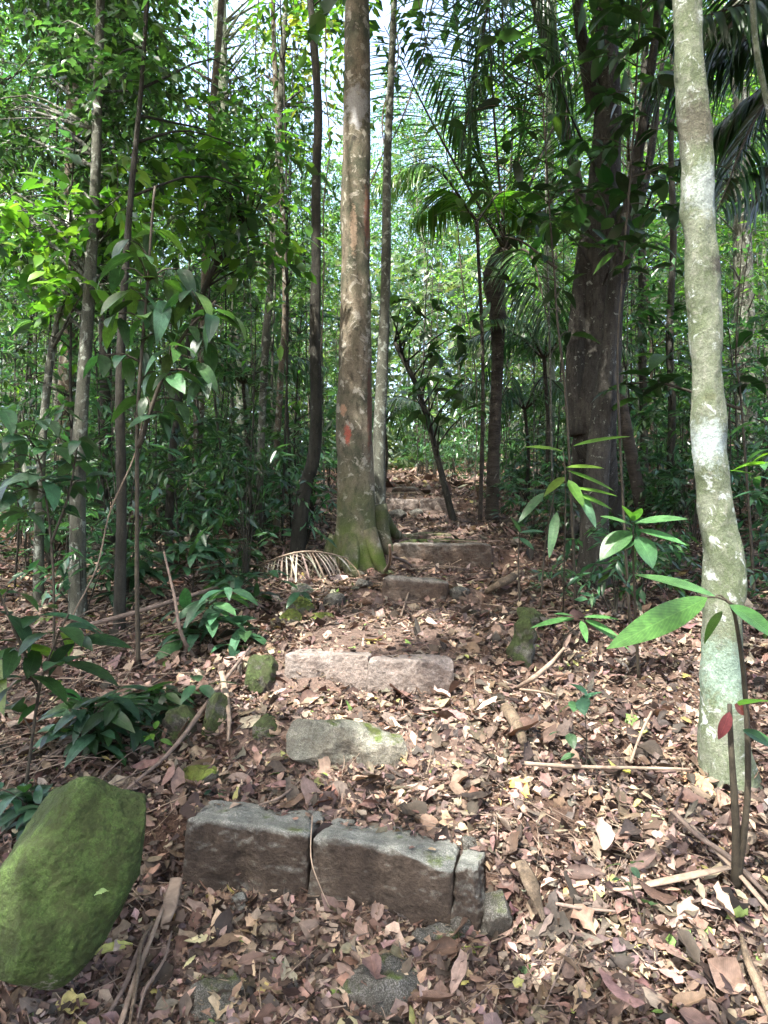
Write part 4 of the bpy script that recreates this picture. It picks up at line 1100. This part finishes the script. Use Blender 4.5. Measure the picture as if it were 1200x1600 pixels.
def proto_sapling(name, h, cols, seed, n=26, ll=.13, lw=.05, r=.014, bark=None, z0=.25, w=.55, k=7):
    rg = np.random.default_rng(seed)
    root = empty(name, 'x', 'sapling')
    mb = MB(); lv = MB()
    stem = tube(mb, [[0, 0, -.15], [rg.normal(0, .05), rg.normal(0, .05), h * .4], [rg.normal(0, .12), rg.normal(0, .12), h]], [r, r * .8, r * .3], n=30, seg=6, wob=.05, seed=seed)
    z = h * (z0 + (1 - z0) * rg.random(n))
    a = rg.uniform(0, 2 * pi, n); rad = w * rg.uniform(.1, 1, n) * (1.2 - .7 * z / h)
    b = np.stack([np.cos(a) * rad, np.sin(a) * rad, z], -1) + np.interp(z, stem[:, 2], stem[:, 0])[:, None] * np.array([1, 0, 0])
    limbs(mb, stem, b, rg, .008, .003, zspan=(.12, .98), seg=4)
    sprays(lv, b, rg, .28, k, ll, lw, cols, outward=unit(b * np.array([1, 1, 0])), drop=.35)
    mb.obj('stem', bark or M_dark, root); lv.obj('leaves', M_leaf, root)
    return root

def proto_bush(name, h, cols, seed, n=22, ll=.13, lw=.045):
    rg = np.random.default_rng(seed)
    root = empty(name, 'x', 'plant')
    mb = MB(); lv = MB()
    a = rg.uniform(0, 2 * pi, n); z = h * rg.uniform(.25, 1, n); rad = .5 * h * rg.uniform(.1, 1, n)
    b = np.stack([np.cos(a) * rad, np.sin(a) * rad, z], -1)
    for p in b[::3]:
        tube(mb, [[0, 0, -.05], p * np.array([.4, .4, .6]), p], [.007, .005, .003], n=8, seg=5)
    sprays(lv, b, rg, .2, 7, ll, lw, cols, outward=unit(b * np.array([1, 1, 0])), drop=.3)
    mb.obj('stem', M_dark, root); lv.obj('leaves', M_leaf, root)
    return root

def copy_tree(root):
    r = root.copy(); C.objects.link(r)
    for ch in list(root.children):
        c = ch.copy(); C.objects.link(c); c.parent = r
    return r

def zone(px):
    for lim, t in ((130, 'at the far left, beyond the stout brownish tree'), (300, 'in the left woods behind the glossy sapling'), (470, 'in the left woods before the leaning dark tree'),
                   (600, 'directly behind the mottled trunk'), (760, 'beyond the farthest step, between mottled trunk and palm'), (895, 'between the palm and the fluted tree'),
                   (1070, 'between the fluted tree and the pale lichen tree'), (9999, 'at the far right, past the pale lichen tree')):
        if px < lim: return t

protoT = [(proto_tree('forest_tree', 12, 2.0, M_grey, GREENS + BRIGHT, 201, n=480, z0=.25), 'grey-barked forest tree'), (proto_tree('forest_tree', 14, 2.3, M_dark, GREENS + TEAL, 202, n=520, r=.065, z0=.22), 'dark-barked forest tree'),
          (proto_tree('forest_tree', 10, 1.8, M_tan, BRIGHT + GREENS, 203, n=460, r=.045, z0=.2), 'brown-barked forest tree'), (proto_tree('forest_tree', 15, 2.2, M_pale, TEAL + GREENS, 204, n=480, r=.08, z0=.35, ll=.15), 'pale-barked forest tree')]
protoS = [(proto_sapling('thin_sapling', 3.2, TEAL + GREENS, 211), 'thin teal-leaved sapling'), (proto_sapling('thin_sapling', 4.6, GREENS + BRIGHT, 212, 34, w=.7), 'tall thin green sapling'), (proto_sapling('thin_sapling', 2.3, TEAL, 213, 20, .15, .05), 'short spindly sapling'),
          (proto_sapling('thin_sapling', 5.5, BRIGHT + GREENS, 214, 40, .11, .05, r=.02, z0=.35, w=.8, bark=M_grey), 'tall light-leaved pole sapling')]
protoB = [(proto_bush('understorey_bush', .8, TEAL, 221), 'knee-high teal-leaved bush'), (proto_bush('understorey_bush', 1.2, TEAL + GREENS, 222, 30), 'waist-high leafy bush'), (proto_bush('understorey_bush', .5, GREENS + TEAL, 223, 14), 'ankle-high seedling clump')]

def place(protos, spots, plural, rg, smin=.8, smax=1.2, used=set()):
    for (x, y) in spots:
        pr, desc = protos[int(rg.integers(len(protos)))]
        o = pr if pr.name not in used else copy_tree(pr)
        used.add(pr.name)
        o.location = (x, y, float(H(x, y)) - .02)
        o.rotation_euler = (rg.normal(0, .03), rg.normal(0, .03), rg.uniform(0, 2 * pi))
        s = rg.uniform(smin, smax)
        px = 600 + x / y * F
        if plural == 'forest trees' and abs(px - 345) < 50 + 1.6 * F / y: s *= .36 + .012 * y     # low regrowth under the gap of the canopy
        o.scale = (s, s, s * rg.uniform(.9, 1.1))
        far = 'deep' if y > 17 else 'mid-distance'
        o['label'] = f'{desc}, {far}, {zone(px)}'
        o['group'] = f'{desc}s, {far}, {zone(px)}'

def scatter(n, y0, y1, rg, mind, wide=.62, clear=1.5, powr=.8):
    out = []
    tries = 0
    while len(out) < n and tries < n * 60:
        tries += 1
        y = y0 + (y1 - y0) * rg.random() ** powr
        x = rg.uniform(-wide, wide) * y
        px = 600 + x / y * F
        if abs(x - float(XC(min(y, 14)))) < clear * (1 if y < 13 else .5) : continue
        if any((x - a) ** 2 + (y - b) ** 2 < (mind * (1 + y / 30)) ** 2 for a, b in out): continue
        out.append((x, y))
    return out

protoP = [(proto_sapling('thin_sapling', 6.5, GREENS + TEAL, 231, 26, .09, .035, r=.013, z0=.3, w=.45), 'very thin dark pole sapling'), (proto_sapling('thin_sapling', 5.2, TEAL, 232, 20, .08, .03, r=.010, z0=.2, w=.4, bark=M_grey), 'very thin grey pole sapling')]
rg = np.random.default_rng(6)
place(protoP, scatter(110, 6.8, 20, rg, .4, .6, 1.1, 1.0), 'poles', rg)
rg = np.random.default_rng(5)
place(protoT, [p for p in scatter(95, 10.5, 44, rg, 1.3) if not (620 < 600 + p[0] / p[1] * F < 880 and p[1] < 24)], 'forest trees', rg)
near = []
for _ in range(4000):
    y = rg.uniform(4.7, 8.4); x = rg.uniform(-.58 * y, -1.0) if rg.random() < .78 else rg.uniform(2.6, .6 * y + .1)
    if x > 0 and y < 6.4: continue
    if x > -1.5 and y < 6.5: continue
    if all((x - a) ** 2 + (y - b) ** 2 > .36 ** 2 for a, b in near): near.append((x, y))
    if len(near) > 58: break
place(protoS[:1] + protoS[2:3] + protoB[:2], near, 'bank plants', rg, .55, .95)
rb = []
for _ in range(3000):
    y = rg.uniform(4.6, 8.6); x = rg.uniform(1.15, .58 * y)
    if abs(x - float(XC(y))) < .95 or (abs(600 + x / y * F - 1130) < 60) : continue
    if all((x - a) ** 2 + (y - b) ** 2 > .4 ** 2 for a, b in rb): rb.append((x, y))
    if len(rb) > 24: break
place(protoB[:1] + protoB[2:3], rb, 'bank plants', rg, .5, .9)
place(protoS, scatter(150, 7.6, 27, rg, .45, .6, 1.1, .9), 'saplings', rg)
def keepb(p):
    px = 600 + p[0] / p[1] * F
    return not (p[1] < 6.6 and 430 < px < 1200)
place(protoB, [p for p in scatter(300, 5.2, 24, rg, .33, .6, 1.15, 1.0) if keepb(p)][:280], 'bushes', rg)
# the wood far off, which reads as one mass
wr = np.random.default_rng(66)
mb = MB()
n = 12000
y = wr.uniform(27, 58, n); x = wr.uniform(-.75, .75, n) * y
gap = np.exp(-((600 + x / y * F - 345) / 75) ** 2) + .55 * np.exp(-((600 + x / y * F - 740) / 110) ** 2)
b = np.stack([x, y, H(x, y) + (19 - 11 * gap) * wr.random(n) ** 1.7], -1)
b = b[fbm(b * np.array([.22, .22, .16]), 2, 4) > -.18]
y = wr.uniform(20, 36, 5000); x = wr.uniform(-.7, .7, 5000) * y
b = np.concatenate([b, np.stack([x, y, H(x, y) + 7 * wr.random(5000) ** 1.5], -1)])
sprays(mb, b, wr, 1.2, 9, .34, .17, [(.055, .09, .05), (.075, .115, .065), (.045, .075, .05), (.09, .13, .06), (.11, .14, .09)])  # greyer leaf colours than the nearer trees
tag(mb.obj('far_woods', M_leaf), 'grey-green mass of foliage where the wood closes far behind the palm and trunks', 'woods', kind='stuff')

# unseen trees added around the viewpoint: they shade the path and close the forest
def shade_tree(x, y, h, seed, n=240):
    rg = np.random.default_rng(seed)
    base = np.array([x, y, float(H(x, y))])
    root = empty('shade_tree', 'tall unseen tree added out of frame, its high crown thinned to shade the path', 'tree', tuple(base), 'tall unseen trees added for shade')
    mb = MB(); lv = MB()
    top = base + [rg.normal(0, .5), rg.normal(0, .5), h]
    stem = tube(mb, [base - [0, 0, .2], (base + top) / 2 + [.1, .1, 0], top], [.2, .15, .06], n=70, seg=16, amp=.015, freq=5, seed=seed)
    b = np.stack([x + rg.normal(0, 2.0, n), y + rg.normal(0, 2.0, n), base[2] + rg.uniform(h * .55, h * 1.05, n)], -1)
    limbs(mb, stem, b[:40], rg, .06, .012, zspan=(.5, .98))
    sprays(lv, b, rg, .8, 12, .27, .13, GREENS, keep=sunmask)
    mb.obj('trunk', M_grey, root, loc=base); lv.obj('crown', M_leaf, root, loc=base)
for i, (x, y, h) in enumerate([(-4.2, -1.5, 11), (-6.5, 2.5, 12), (-1.5, -3.5, 11), (2.6, -2.5, 12), (4.8, 1.2, 11), (-4.6, -5.5, 12), (-7.5, 6.5, 12)]):
    shade_tree(x, y, h, 300 + i, 520)

# ---------------------------------------------------------------- fallen things
def ground_tube(name, label, cat, pts, rad, mat, lift=.012, seg=8, n=30, amp=.0015, freq=30, flat=1, seed=0, hz=None, group=None):
    P = []
    for i, p in enumerate(pts):
        g = G(p[0], p[1]); g[2] += lift + (p[2] if len(p) > 2 else 0)
        if len(p) > 2:   # raised above the ground: keep the same line of sight
            s = (EYE - g[2]) / max(1e-6, (p[1] - 800) / F) if p[1] > 830 else g[1]
            g = W(p[0], p[1], s)
        P.append(g)
    mb = MB(); tube(mb, P, rad, n=n, seg=seg, amp=amp, freq=freq, flat=flat, seed=seed)
    return tag(mb.obj(name, mat), label, cat, group)

ground_tube('stick', 'long straight pale stick lying level across the leaves, left of the pale tree foot', 'stick', [(820, 1193, .02), (900, 1198, .02), (1000, 1200, .02), (1078, 1202, .02)], [.009, .008, .007, .006], M_dry)
ground_tube('palm_stalk', 'wide flat pale palm stalk on the ground beside the two-stemmed seedling', 'palm stalk', [(950, 1392, .015), (1000, 1384, .02), (1070, 1370, .03), (1140, 1355, .04)], [.010, .017, .019, .012], M_dry, flat=.4)
ground_tube('stick', 'dark brown stick running diagonally down to the foot of the two-stemmed seedling', 'stick', [(1052, 1268, .03), (1090, 1305, .03), (1140, 1340, .03), (1200, 1400, .02)], [.008, .009, .009, .007], M_drk)
ground_tube('stick', 'second diagonal dry stick just below the dark brown one on the right edge', 'stick', [(1080, 1290, .015), (1130, 1340, .02), (1160, 1372, .02), (1205, 1425, .02)], [.007, .010, .010, .008], M_dry, flat=.6)
ground_tube('stick', 'thick bare stick leaning towards the tall upright rock on the right verge', 'stick', [(808, 1078), (835, 1058, .03), (862, 1035, .05), (882, 1012, .08)], [.008, .013, .012, .007], M_dry)
ground_tube('stick', 'short straight stick left of the leaning thick stick end', 'stick', [(812, 1077, .01), (840, 1080, .02), (868, 1086, .01)], [.006, .005, .004], M_dry)
ground_tube('stick', 'thin upright-lying stick under the tiny dark-leaved seedling', 'stick', [(985, 1192, .01), (1000, 1150, .03), (1018, 1112, .03)], [.006, .006, .005], M_dry)
ground_tube('root', 'thick curved root rising from the leaves on the right side of the path', 'root', [(780, 1100), (800, 1120, .02), (815, 1150, .02), (818, 1178)], [.02, .03, .028, .015], M_root, seg=12, amp=.004)
ground_tube('root', 'weathered grey root snaking beside the wedge-shaped step rock', 'root', [(760, 928), (775, 915, .02), (795, 905, .03), (812, 893, .02)], [.02, .03, .03, .012], M_root, seg=12, amp=.004)
ground_tube('root', 'long brown root across the slope between path and palm foot', 'root', [(732, 838), (765, 822, .02), (800, 812, .02), (850, 800, .01)], [.02, .025, .022, .012], M_root, seg=10, amp=.004)
ground_tube('twig', 'pale upright twig standing between the mottled tree foot and the earthy step', 'twig', [(601, 896), (608, 882, .03), (610, 866, .08), (609, 852, .12)], [.014, .013, .010, .008], M_dry)
ground_tube('twig', 'small brown root-like twig at the foot of the earthy step', 'twig', [(614, 870, .05), (630, 876, .03), (642, 884, .01)], [.010, .012, .006], M_drk)
ground_tube('forked_branch', 'pale dry forked branch lying down the bank left of the second step', 'branch', [(346, 1050, .05), (352, 1080, .04), (358, 1120, .03), (356, 1158, .01)], [.016, .014, .009, .006], M_dry, amp=.004)
ground_tube('branch', 'long thin branch lying along the left bank down to the mossy boulder', 'branch', [(392, 1010, .03), (330, 1090, .04), (270, 1170, .04), (200, 1232, .02)], [.006, .010, .010, .006], M_drk)
ground_tube('branch', 'dark fallen branch crossing the left bank between the stems', 'branch', [(130, 978, .05), (200, 960, .06), (300, 930, .06), (400, 900, .03)], [.012, .014, .012, .008], M_drk)
ground_tube('branch', 'pale fallen branch low on the left bank beneath the left edge plant', 'branch', [(60, 1170, .03), (100, 1135, .04), (160, 1105, .04), (205, 1080, .02)], [.006, .009, .009, .005], M_dry)
ground_tube('log', 'fallen dark log lying far back left of the leaning dark tree', 'log', [(330, 815, .1), (370, 802, .1), (430, 796, .1), (540, 782, .05)], [.05, .06, .055, .04], M_drk, seg=12, amp=.01, freq=8)
ground_tube('log', 'low log edging the farthest part of the path', 'log', [(592, 776, .03), (620, 774, .04), (660, 772, .03)], [.05, .05, .04], M_root, seg=12, amp=.01, freq=8)
ground_tube('palm_fibre', 'bundle strand of brown palm fibre right of the mossy boulder, the longest one', 'palm fibre', [(262, 1400, .03), (240, 1455, .03), (215, 1520, .02), (185, 1610, .02)], [.005, .008, .009, .008], M_dry, flat=.6)
ground_tube('palm_fibre', 'thinner strand of brown palm fibre nearest the mossy boulder', 'palm fibre', [(238, 1440, .02), (215, 1490, .02), (195, 1540, .02), (160, 1600, .01)], [.004, .008, .008, .006], M_drk, flat=.6)
ground_tube('palm_fibre', 'reddish strand of palm fibre crossing between the two others by the boulder', 'palm fibre', [(250, 1430, .02), (222, 1470, .035), (214, 1530, .03), (200, 1615, .02)], [.004, .006, .006, .004], M_root)
ground_tube('palm_fibre', 'short curved strand of palm fibre, the one farthest from the boulder', 'palm fibre', [(268, 1455, .02), (256, 1500, .03), (228, 1545, .025), (215, 1590, .02)], [.003, .005, .005, .003], M_drk)
ground_tube('bark_piece', 'curled slab of pale bark leaning on the leaves right of the mossy boulder', 'bark', [(276, 1372, .05), (268, 1405, .04), (256, 1452, .01)], [.022, .026, .015], M_dry, flat=.25, amp=.004)
ground_tube('bark_strip', 'broad reddish-brown strip of bark on the leaves right of the nearest step', 'bark', [(812, 1345, .02), (832, 1385, .03), (850, 1438, .01)], [.022, .03, .012], M_root, flat=.25, amp=.004)
ground_tube('twig', 'thin dark twig below the broad bark strip', 'twig', [(868, 1412, .02), (915, 1420, .02), (962, 1424, .02)], [.006, .006, .004], M_drk)
ground_tube('twig', 'bare twig slanting down the mud at the lower right', 'twig', [(900, 1455, .01), (880, 1500, .015), (850, 1575, .01)], [.003, .0035, .002], M_drk)
ground_tube('twig', 'curved twig lying above the nearest step on the leaves', 'twig', [(405, 1258, .02), (440, 1244, .02), (478, 1212, .02)], [.004, .0045, .003], M_drk)
ground_tube('branch', 'mossy bent branch at the bottom right corner', 'branch', [(1158, 1460, .02), (1168, 1500, .03), (1185, 1540, .03), (1210, 1600, .02)], [.006, .011, .013, .010], M_root)
# rootlet hanging over the nearest step
mb = MB(); tube(mb, [W(488, 1275, 2.50), W(486, 1340, 2.44), W(500, 1385, 2.40), W(515, 1418, 2.34)], [.0022, .0022, .0018], n=20, seg=6)
tag(mb.obj('rootlet', M_dry), 'thin pale rootlet hanging down over the joint of the nearest step', 'rootlet')
# bent twig of the left bank, living vine
mb = MB(); tube(mb, [G(305, 1030), W(283, 990, 3.9), W(272, 930, 3.95), W(256, 862, 4.0)], [.012, .010, .008, .006], n=24, seg=8)
tag(mb.obj('bent_twig', M_drk), 'bare brown bent twig rising from the left bank beside the teal undergrowth', 'twig')
mb = MB(); tube(mb, [G(98, 1005), W(130, 930, 4.0), W(160, 850, 4.0), W(190, 760, 4.0), W(212, 700, 4.0), W(226, 655, 3.95)], [.004, .0045, .0045, .004], n=40, seg=6, wob=.02)
tag(mb.obj('vine', M_dry), 'thin pale vine slanting from the left bank up to the glossy sapling', 'vine')
vines = [([(610, -80), (620, 60), (600, 210), (610, 420), (604, 560)], 7.2, 'vine hanging behind the grey tree next to the mottled trunk'), ([(505, -60), (512, 200), (505, 420), (500, 620)], 8, 'vine hanging just right of the leaning dark tree'),
         ([(408, -60), (398, 200), (415, 420), (402, 640), (410, 780)], 9, 'long vine at the left of the pale slim tree'), ([(1172, -60), (1180, 60), (1192, 130), (1210, 210)], 3.4, 'pale thick vine curving down at the top right corner'),
         ([(690, -40), (640, 140), (580, 300)], 7.0, 'dark vine sweeping behind the mottled trunk from the upper right'), ([(740, 800), (745, 620), (720, 420), (690, 200), (640, -40)], 9, 'thin vine climbing between the leaning sapling and the palm')]
for i, (p, Y_, lb) in enumerate(vines):
    mb = MB(); r = .014 if i == 3 else .007
    tube(mb, to3(p, Y_), [r, r, r * .9], n=60, seg=8, amp=.002, freq=14, seed=i, wob=.05 if i != 3 else 0)
    tag(mb.obj('vine', M_pale if i == 3 else M_drk), lb, 'vine')

# fallen palm frond
cpts = [G(582, 888) + [0, 0, .03], W(530, 868, 5.45), W(480, 868, 5.4), W(425, 868, 5.35), G(392, 892) + [0, 0, .02]]
PALE = [(.38, .34, .27), (.30, .26, .20), (.48, .43, .35), (.22, .18, .13)]
fr = frond(None, None, [cpts[4], cpts[2] + [0, 0, .03], cpts[0]], name='fallen_frond', wild=.20, nl=38, ll=.42, lw=.014, cols=PALE, seed=77, mat=M_litter, droop=.45, hang=.9, stalk=.06, wood=M_dry, rr=.010, nrm=(0, -.6, 1))
tag(fr, 'dry bleached palm frond fallen at the foot of the mottled tree', 'palm frond')

# single leaves that stand out on the ground
single = [  # px, py, length m, width m, angle deg, colour, lift, label
    (812, 1246, .105, .065, -50, (.55, .36, .10), .035, 'big yellow-orange fallen leaf in the middle of the right bank'),
    (1018, 1292, .10, .075, 80, (.26, .36, .18), .035, 'pale green crinkled fallen leaf under the pale tree'),
    (978, 1215, .06, .035, 100, (.50, .48, .10), .03, 'small bright yellow leaf just below the long straight stick'),
    (954, 1458, .085, .06, 90, (.30, .30, .20), .03, 'broad grey-green dead leaf below the palm stalk'),
    (733, 1496, .055, .022, -15, (.36, .45, .10), .02, 'small yellow-green leaf on the dark mud below the step'),
    (908, 1572, .13, .04, 50, (.42, .32, .20), .03, 'curled tan leaf at the bottom edge'),
    (175, 1500, .13, .032, 20, (.42, .44, .14), .03, 'long yellow-green leaf lying at the foot of the mossy boulder'),
    (108, 1588, .11, .07, 15, (.48, .42, .16), .03, 'large yellowish leaf in the bottom left corner'),
    (312, 1482, .10, .025, 12, (.50, .46, .26), .03, 'narrow cream leaf below the left block of the nearest step'),
    (296, 1515, .07, .016, 65, (.52, .50, .26), .025, 'slim pale yellow leaf right under the narrow cream one'),
    (1072, 1508, .09, .055, 95, (.34, .30, .18), .03, 'crumpled khaki leaf at the lower right'),
    (1104, 1330, .05, .04, 10, (.45, .22, .14), .03, 'small round orange-brown leaf beside the palm stalk end'),
    (1094, 1236, .15, .09, -50, (.40, .24, .13), .03, 'large crumpled brown leaf against the foot of the pale tree'),
    (506, 1218, .04, .018, 5, (.25, .40, .08), .02, 'small lime-green leaf on the tread above the nearest step, the left one'),
    (566, 1224, .045, .02, 25, (.07, .18, .04), .02, 'dark green leaf on the tread above the nearest step, right of the lime one'),
    (480, 1256, .035, .018, -15, (.18, .36, .08), .02, 'small fresh green leaf lying just behind the left block'),
    (836, 1520, .07, .035, 60, (.04, .14, .03), .02, 'dark green glossy leaf on the mud below the nearest step'),
    (818, 1530, .06, .025, 120, (.16, .26, .12), .02, 'grey-green leaf touching the dark glossy leaf on the mud'),
    (445, 1512, .07, .012, 75, (.05, .16, .05), .02, 'slim dark green leaf standing in the litter below the nearest step'),
    (484, 1455, .05, .03, 85, (.52, .42, .28), .025, 'cream oval leaf below the middle block of the nearest step'),
    (380, 1480, .03, .022, 0, (.15, .34, .06), .02, 'tiny round green leaf below the nearest step'),
    (570, 1420, .07, .04, 80, (.42, .34, .24), .03, 'pale brown leaf standing against the middle block'),
    (400, 1450, .09, .05, 50, (.45, .33, .22), .03, 'tattered tan leaf at the foot of the left block'),
    (350, 1585, .12, .09, 80, (.42, .34, .22), .03, 'wide torn tan leaf at the bottom edge, left of centre'),
    (905, 1385, .14, .08, 40, (.45, .30, .20), .03, 'broad pinkish-brown leaf between the bark strip and the palm stalk'),
    (715, 1205, .06, .05, 90, (.36, .38, .20), .025, 'crinkled grey-green leaf on the right edge of the tread above the nearest step'),
    (910, 1225, .07, .045, 70, (.26, .235, .19), .03, 'silvery-white dead leaf left of the small bright yellow leaf'),
    (160, 1392, .045, .022, 40, (.22, .32, .12), 0, 'small dull green leaf lying on top of the mossy boulder'),
    (1192, 1520, .07, .03, -70, (.25, .42, .12), .03, 'fresh green leaf at the right edge of the bottom corner'),
]
for k, (px, py, l, w_, ang, c_, lift, lb) in enumerate(single):
    rg = np.random.default_rng(400 + k)
    g = G(px, py)
    if 'on top of the mossy' in lb: g = W(px, py, 1.965)
    else: g[2] += lift; g = g + np.array([0, 0, 0])
    # screen angle -> direction on the slope
    d = np.array([math.cos(R(ang)), math.sin(R(ang)) * 1.2, .28 * math.sin(R(ang))]); d = unit(d)
    mb = MB()
    leaves(mb, [g - d * l / 2], [d], [[rg.normal(0, .15), -.35, 1]], l, w_, c_, rows=14, droop=rg.uniform(.05, .3), fold=.3, shape=k % 2 * 2, curl=rg.uniform(-.4, .3), rg=rg)
    tag(mb.obj('fallen_leaf', M_litter), lb, 'leaf')

# ---------------------------------------------------------------- leaf litter, twig litter
LIT = [(.095, .064, .048), (.16, .11, .08), (.22, .155, .112), (.055, .04, .032), (.31, .24, .175), (.14, .108, .088), (.235, .165, .132), (.12, .078, .058), (.37, .30, .225), (.09, .072, .06), (.042, .032, .027), (.18, .125, .10)]
rg = np.random.default_rng(90)
mb = MB()
def litter(n, y0, y1, size, rows, wide=.60, dens=None, pile=.03):
    y = y0 * (y1 / y0) ** rg.random(n)
    x = rg.uniform(-1, 1, n) * (wide * y + .35)
    pp = np.stack([x * 1.2, y * 1.2, 0 * x], -1)
    d = fbm(pp, 3, 33)
    xc = XC(y)
    onpath = sstep(.7, .4, np.abs(x - xc))
    bare = sstep(.05, .35, d) * .6 + onpath * .35 * sstep(3.0, 4.4, y) + .5 * sstep(2.3, 2.0, y) * sstep(.1, -.2, d)
    bare = bare * .75 + .95 * np.exp(-((x - .62) / .16) ** 2 - ((y - 2.72) / .2) ** 2)
    m = rg.random(n) > bare
    x, y = x[m], y[m]; n = len(x)
    z = H(x, y) + soil_bumps(x, y) + .006 + pile * rg.random(n) ** 1.6 * (1 - .5 * onpath[m])
    # slope normal
    e = .03
    nx = -(H(x + e, y) - H(x - e, y)) / (2 * e); ny = -(H(x, y + e) - H(x, y - e)) / (2 * e)
    nn = np.stack([nx, ny, np.ones(n)], -1)
    nn = np.where(np.abs(ny)[:, None] > .8, np.array([0, -.2, 1.0]), nn)
    N_ = unit(unit(nn) + rg.normal(0, .34, (n, 3)))
    D = rdir(n, rg, 0, .4)
    D = unit(D - N_ * (D * N_).sum(1)[:, None])
    s = size * rg.lognormal(0, .48, n).clip(.3, 2.6) * np.interp(y, [1.5, 3, 8], [1, 1, 1.15])
    c = pick(rg, n, LIT, .28)
    gr = rg.random(n) < .012
    c[gr] = pick(rg, gr.sum(), [(.15, .24, .06), (.35, .36, .12), (.40, .33, .12)], .2)
    leaves(mb, np.stack([x, y, z], -1) - D * s[:, None] / 2, D, N_, s, s * rg.uniform(.25, .8, n), c, rows=rows, droop=rg.uniform(-.5, .6, n), fold=rg.uniform(-.3, .6, n), shape=0, curl=rg.uniform(-.7, .7, n), rg=rg if rows > 1 else None)
litter(11000, 1.75, 4.6, .050, 6, pile=.045)
litter(30000, 1.75, 4.6, .028, 4)
litter(42000, 1.75, 4.6, .017, 2, pile=.02)
litter(75000, 4.4, 12, .038, 2)
litter(26000, 11, 30, .10, 1)
# leaves that have come to rest on the step stones
for (x0, y0, x1, y1, z0, z1, dep, n_) in ((-.70, 2.62, -.26, 2.52, .418, .402, .19, 9), (-.25, 2.51, .20, 2.36, .405, .392, .18, 9), (-.49, 3.74, -.09, 3.68, .790, .790, .18, 8), (-.08, 3.68, .33, 3.66, .770, .770, .18, 8), (.1, 6.2, .8, 6.15, 1.24, 1.24, .2, 10)):
    t = rg.random(n_); a = rg.random(n_) ** .7
    P = np.stack([x0 + (x1 - x0) * t, y0 + (y1 - y0) * t + dep * a, z0 + (z1 - z0) * t + .008], -1)
    q = rg.uniform(.018, .05, n_)
    leaves(mb, P, rdir(n_, rg, 0, .1), np.array([0, 0, 1.0]) + rg.normal(0, .2, (n_, 3)), q, q * .5, pick(rg, n_, LIT, .25), rows=4, droop=.15, fold=.3, curl=rg.uniform(-.4, .4, n_), rg=rg)
tag(mb.obj('leaf_litter', M_litter), 'brown, tan and pinkish dead leaves covering the forest floor and path', 'leaf litter', kind='stuff')

mb = MB()
def twigs(n, y0, y1, L0, r0):
    y = y0 * (y1 / y0) ** rg.random(n); x = rg.uniform(-.6, .6, n) * y
    off = np.abs(x - XC(y)); m = (off > .55) | (rg.random(n) < .35)
    for xx, yy in zip(x[m], y[m]):
        l = L0 * rg.lognormal(0, .5); a = rg.uniform(0, pi)
        p = np.array([xx, yy]); d = np.array([math.cos(a), math.sin(a)]) * l / 2
        q = np.stack([p - d, p + rg.normal(0, .06 * l, 2), p + d])
        z = H(q[:, 0], q[:, 1]) + .018 + rg.uniform(0, .02, 3)
        if z.max() - z.min() > .5 * l + .05: continue
        c = tube(mb, np.column_stack([q, z]), [r0, r0 * .8, r0 * .5], n=6, seg=4, mat=int(rg.random() < .5))
twigs(900, 1.8, 5, .12, .0018)
twigs(900, 4.5, 14, .22, .0035)
twigs(160, 5.0, 12, .5, .006)
for _ in range(170):
    yy = rg.uniform(2.7, 5.5); xx = rg.uniform(-.6 * yy, -.95); l = rg.uniform(.15, .6); a = rg.normal(.75, .5)
    p = np.array([xx, yy]); d = np.array([math.cos(a), math.sin(a)]) * l / 2
    q = np.stack([p - d, p + rg.normal(0, .05 * l, 2), p + d]); z = H(q[:, 0], q[:, 1]) + np.array([.015, .03, .02]) + rg.uniform(0, .06, 3)
    tube(mb, np.column_stack([q, z]), [.003, .0028, .0015], n=8, seg=4, mat=int(rg.random() < .35))
tag(mb.obj('twig_litter', [M_dry, M_drk]), 'thin dead twigs strewn over the leaf litter', 'twig litter', kind='stuff')
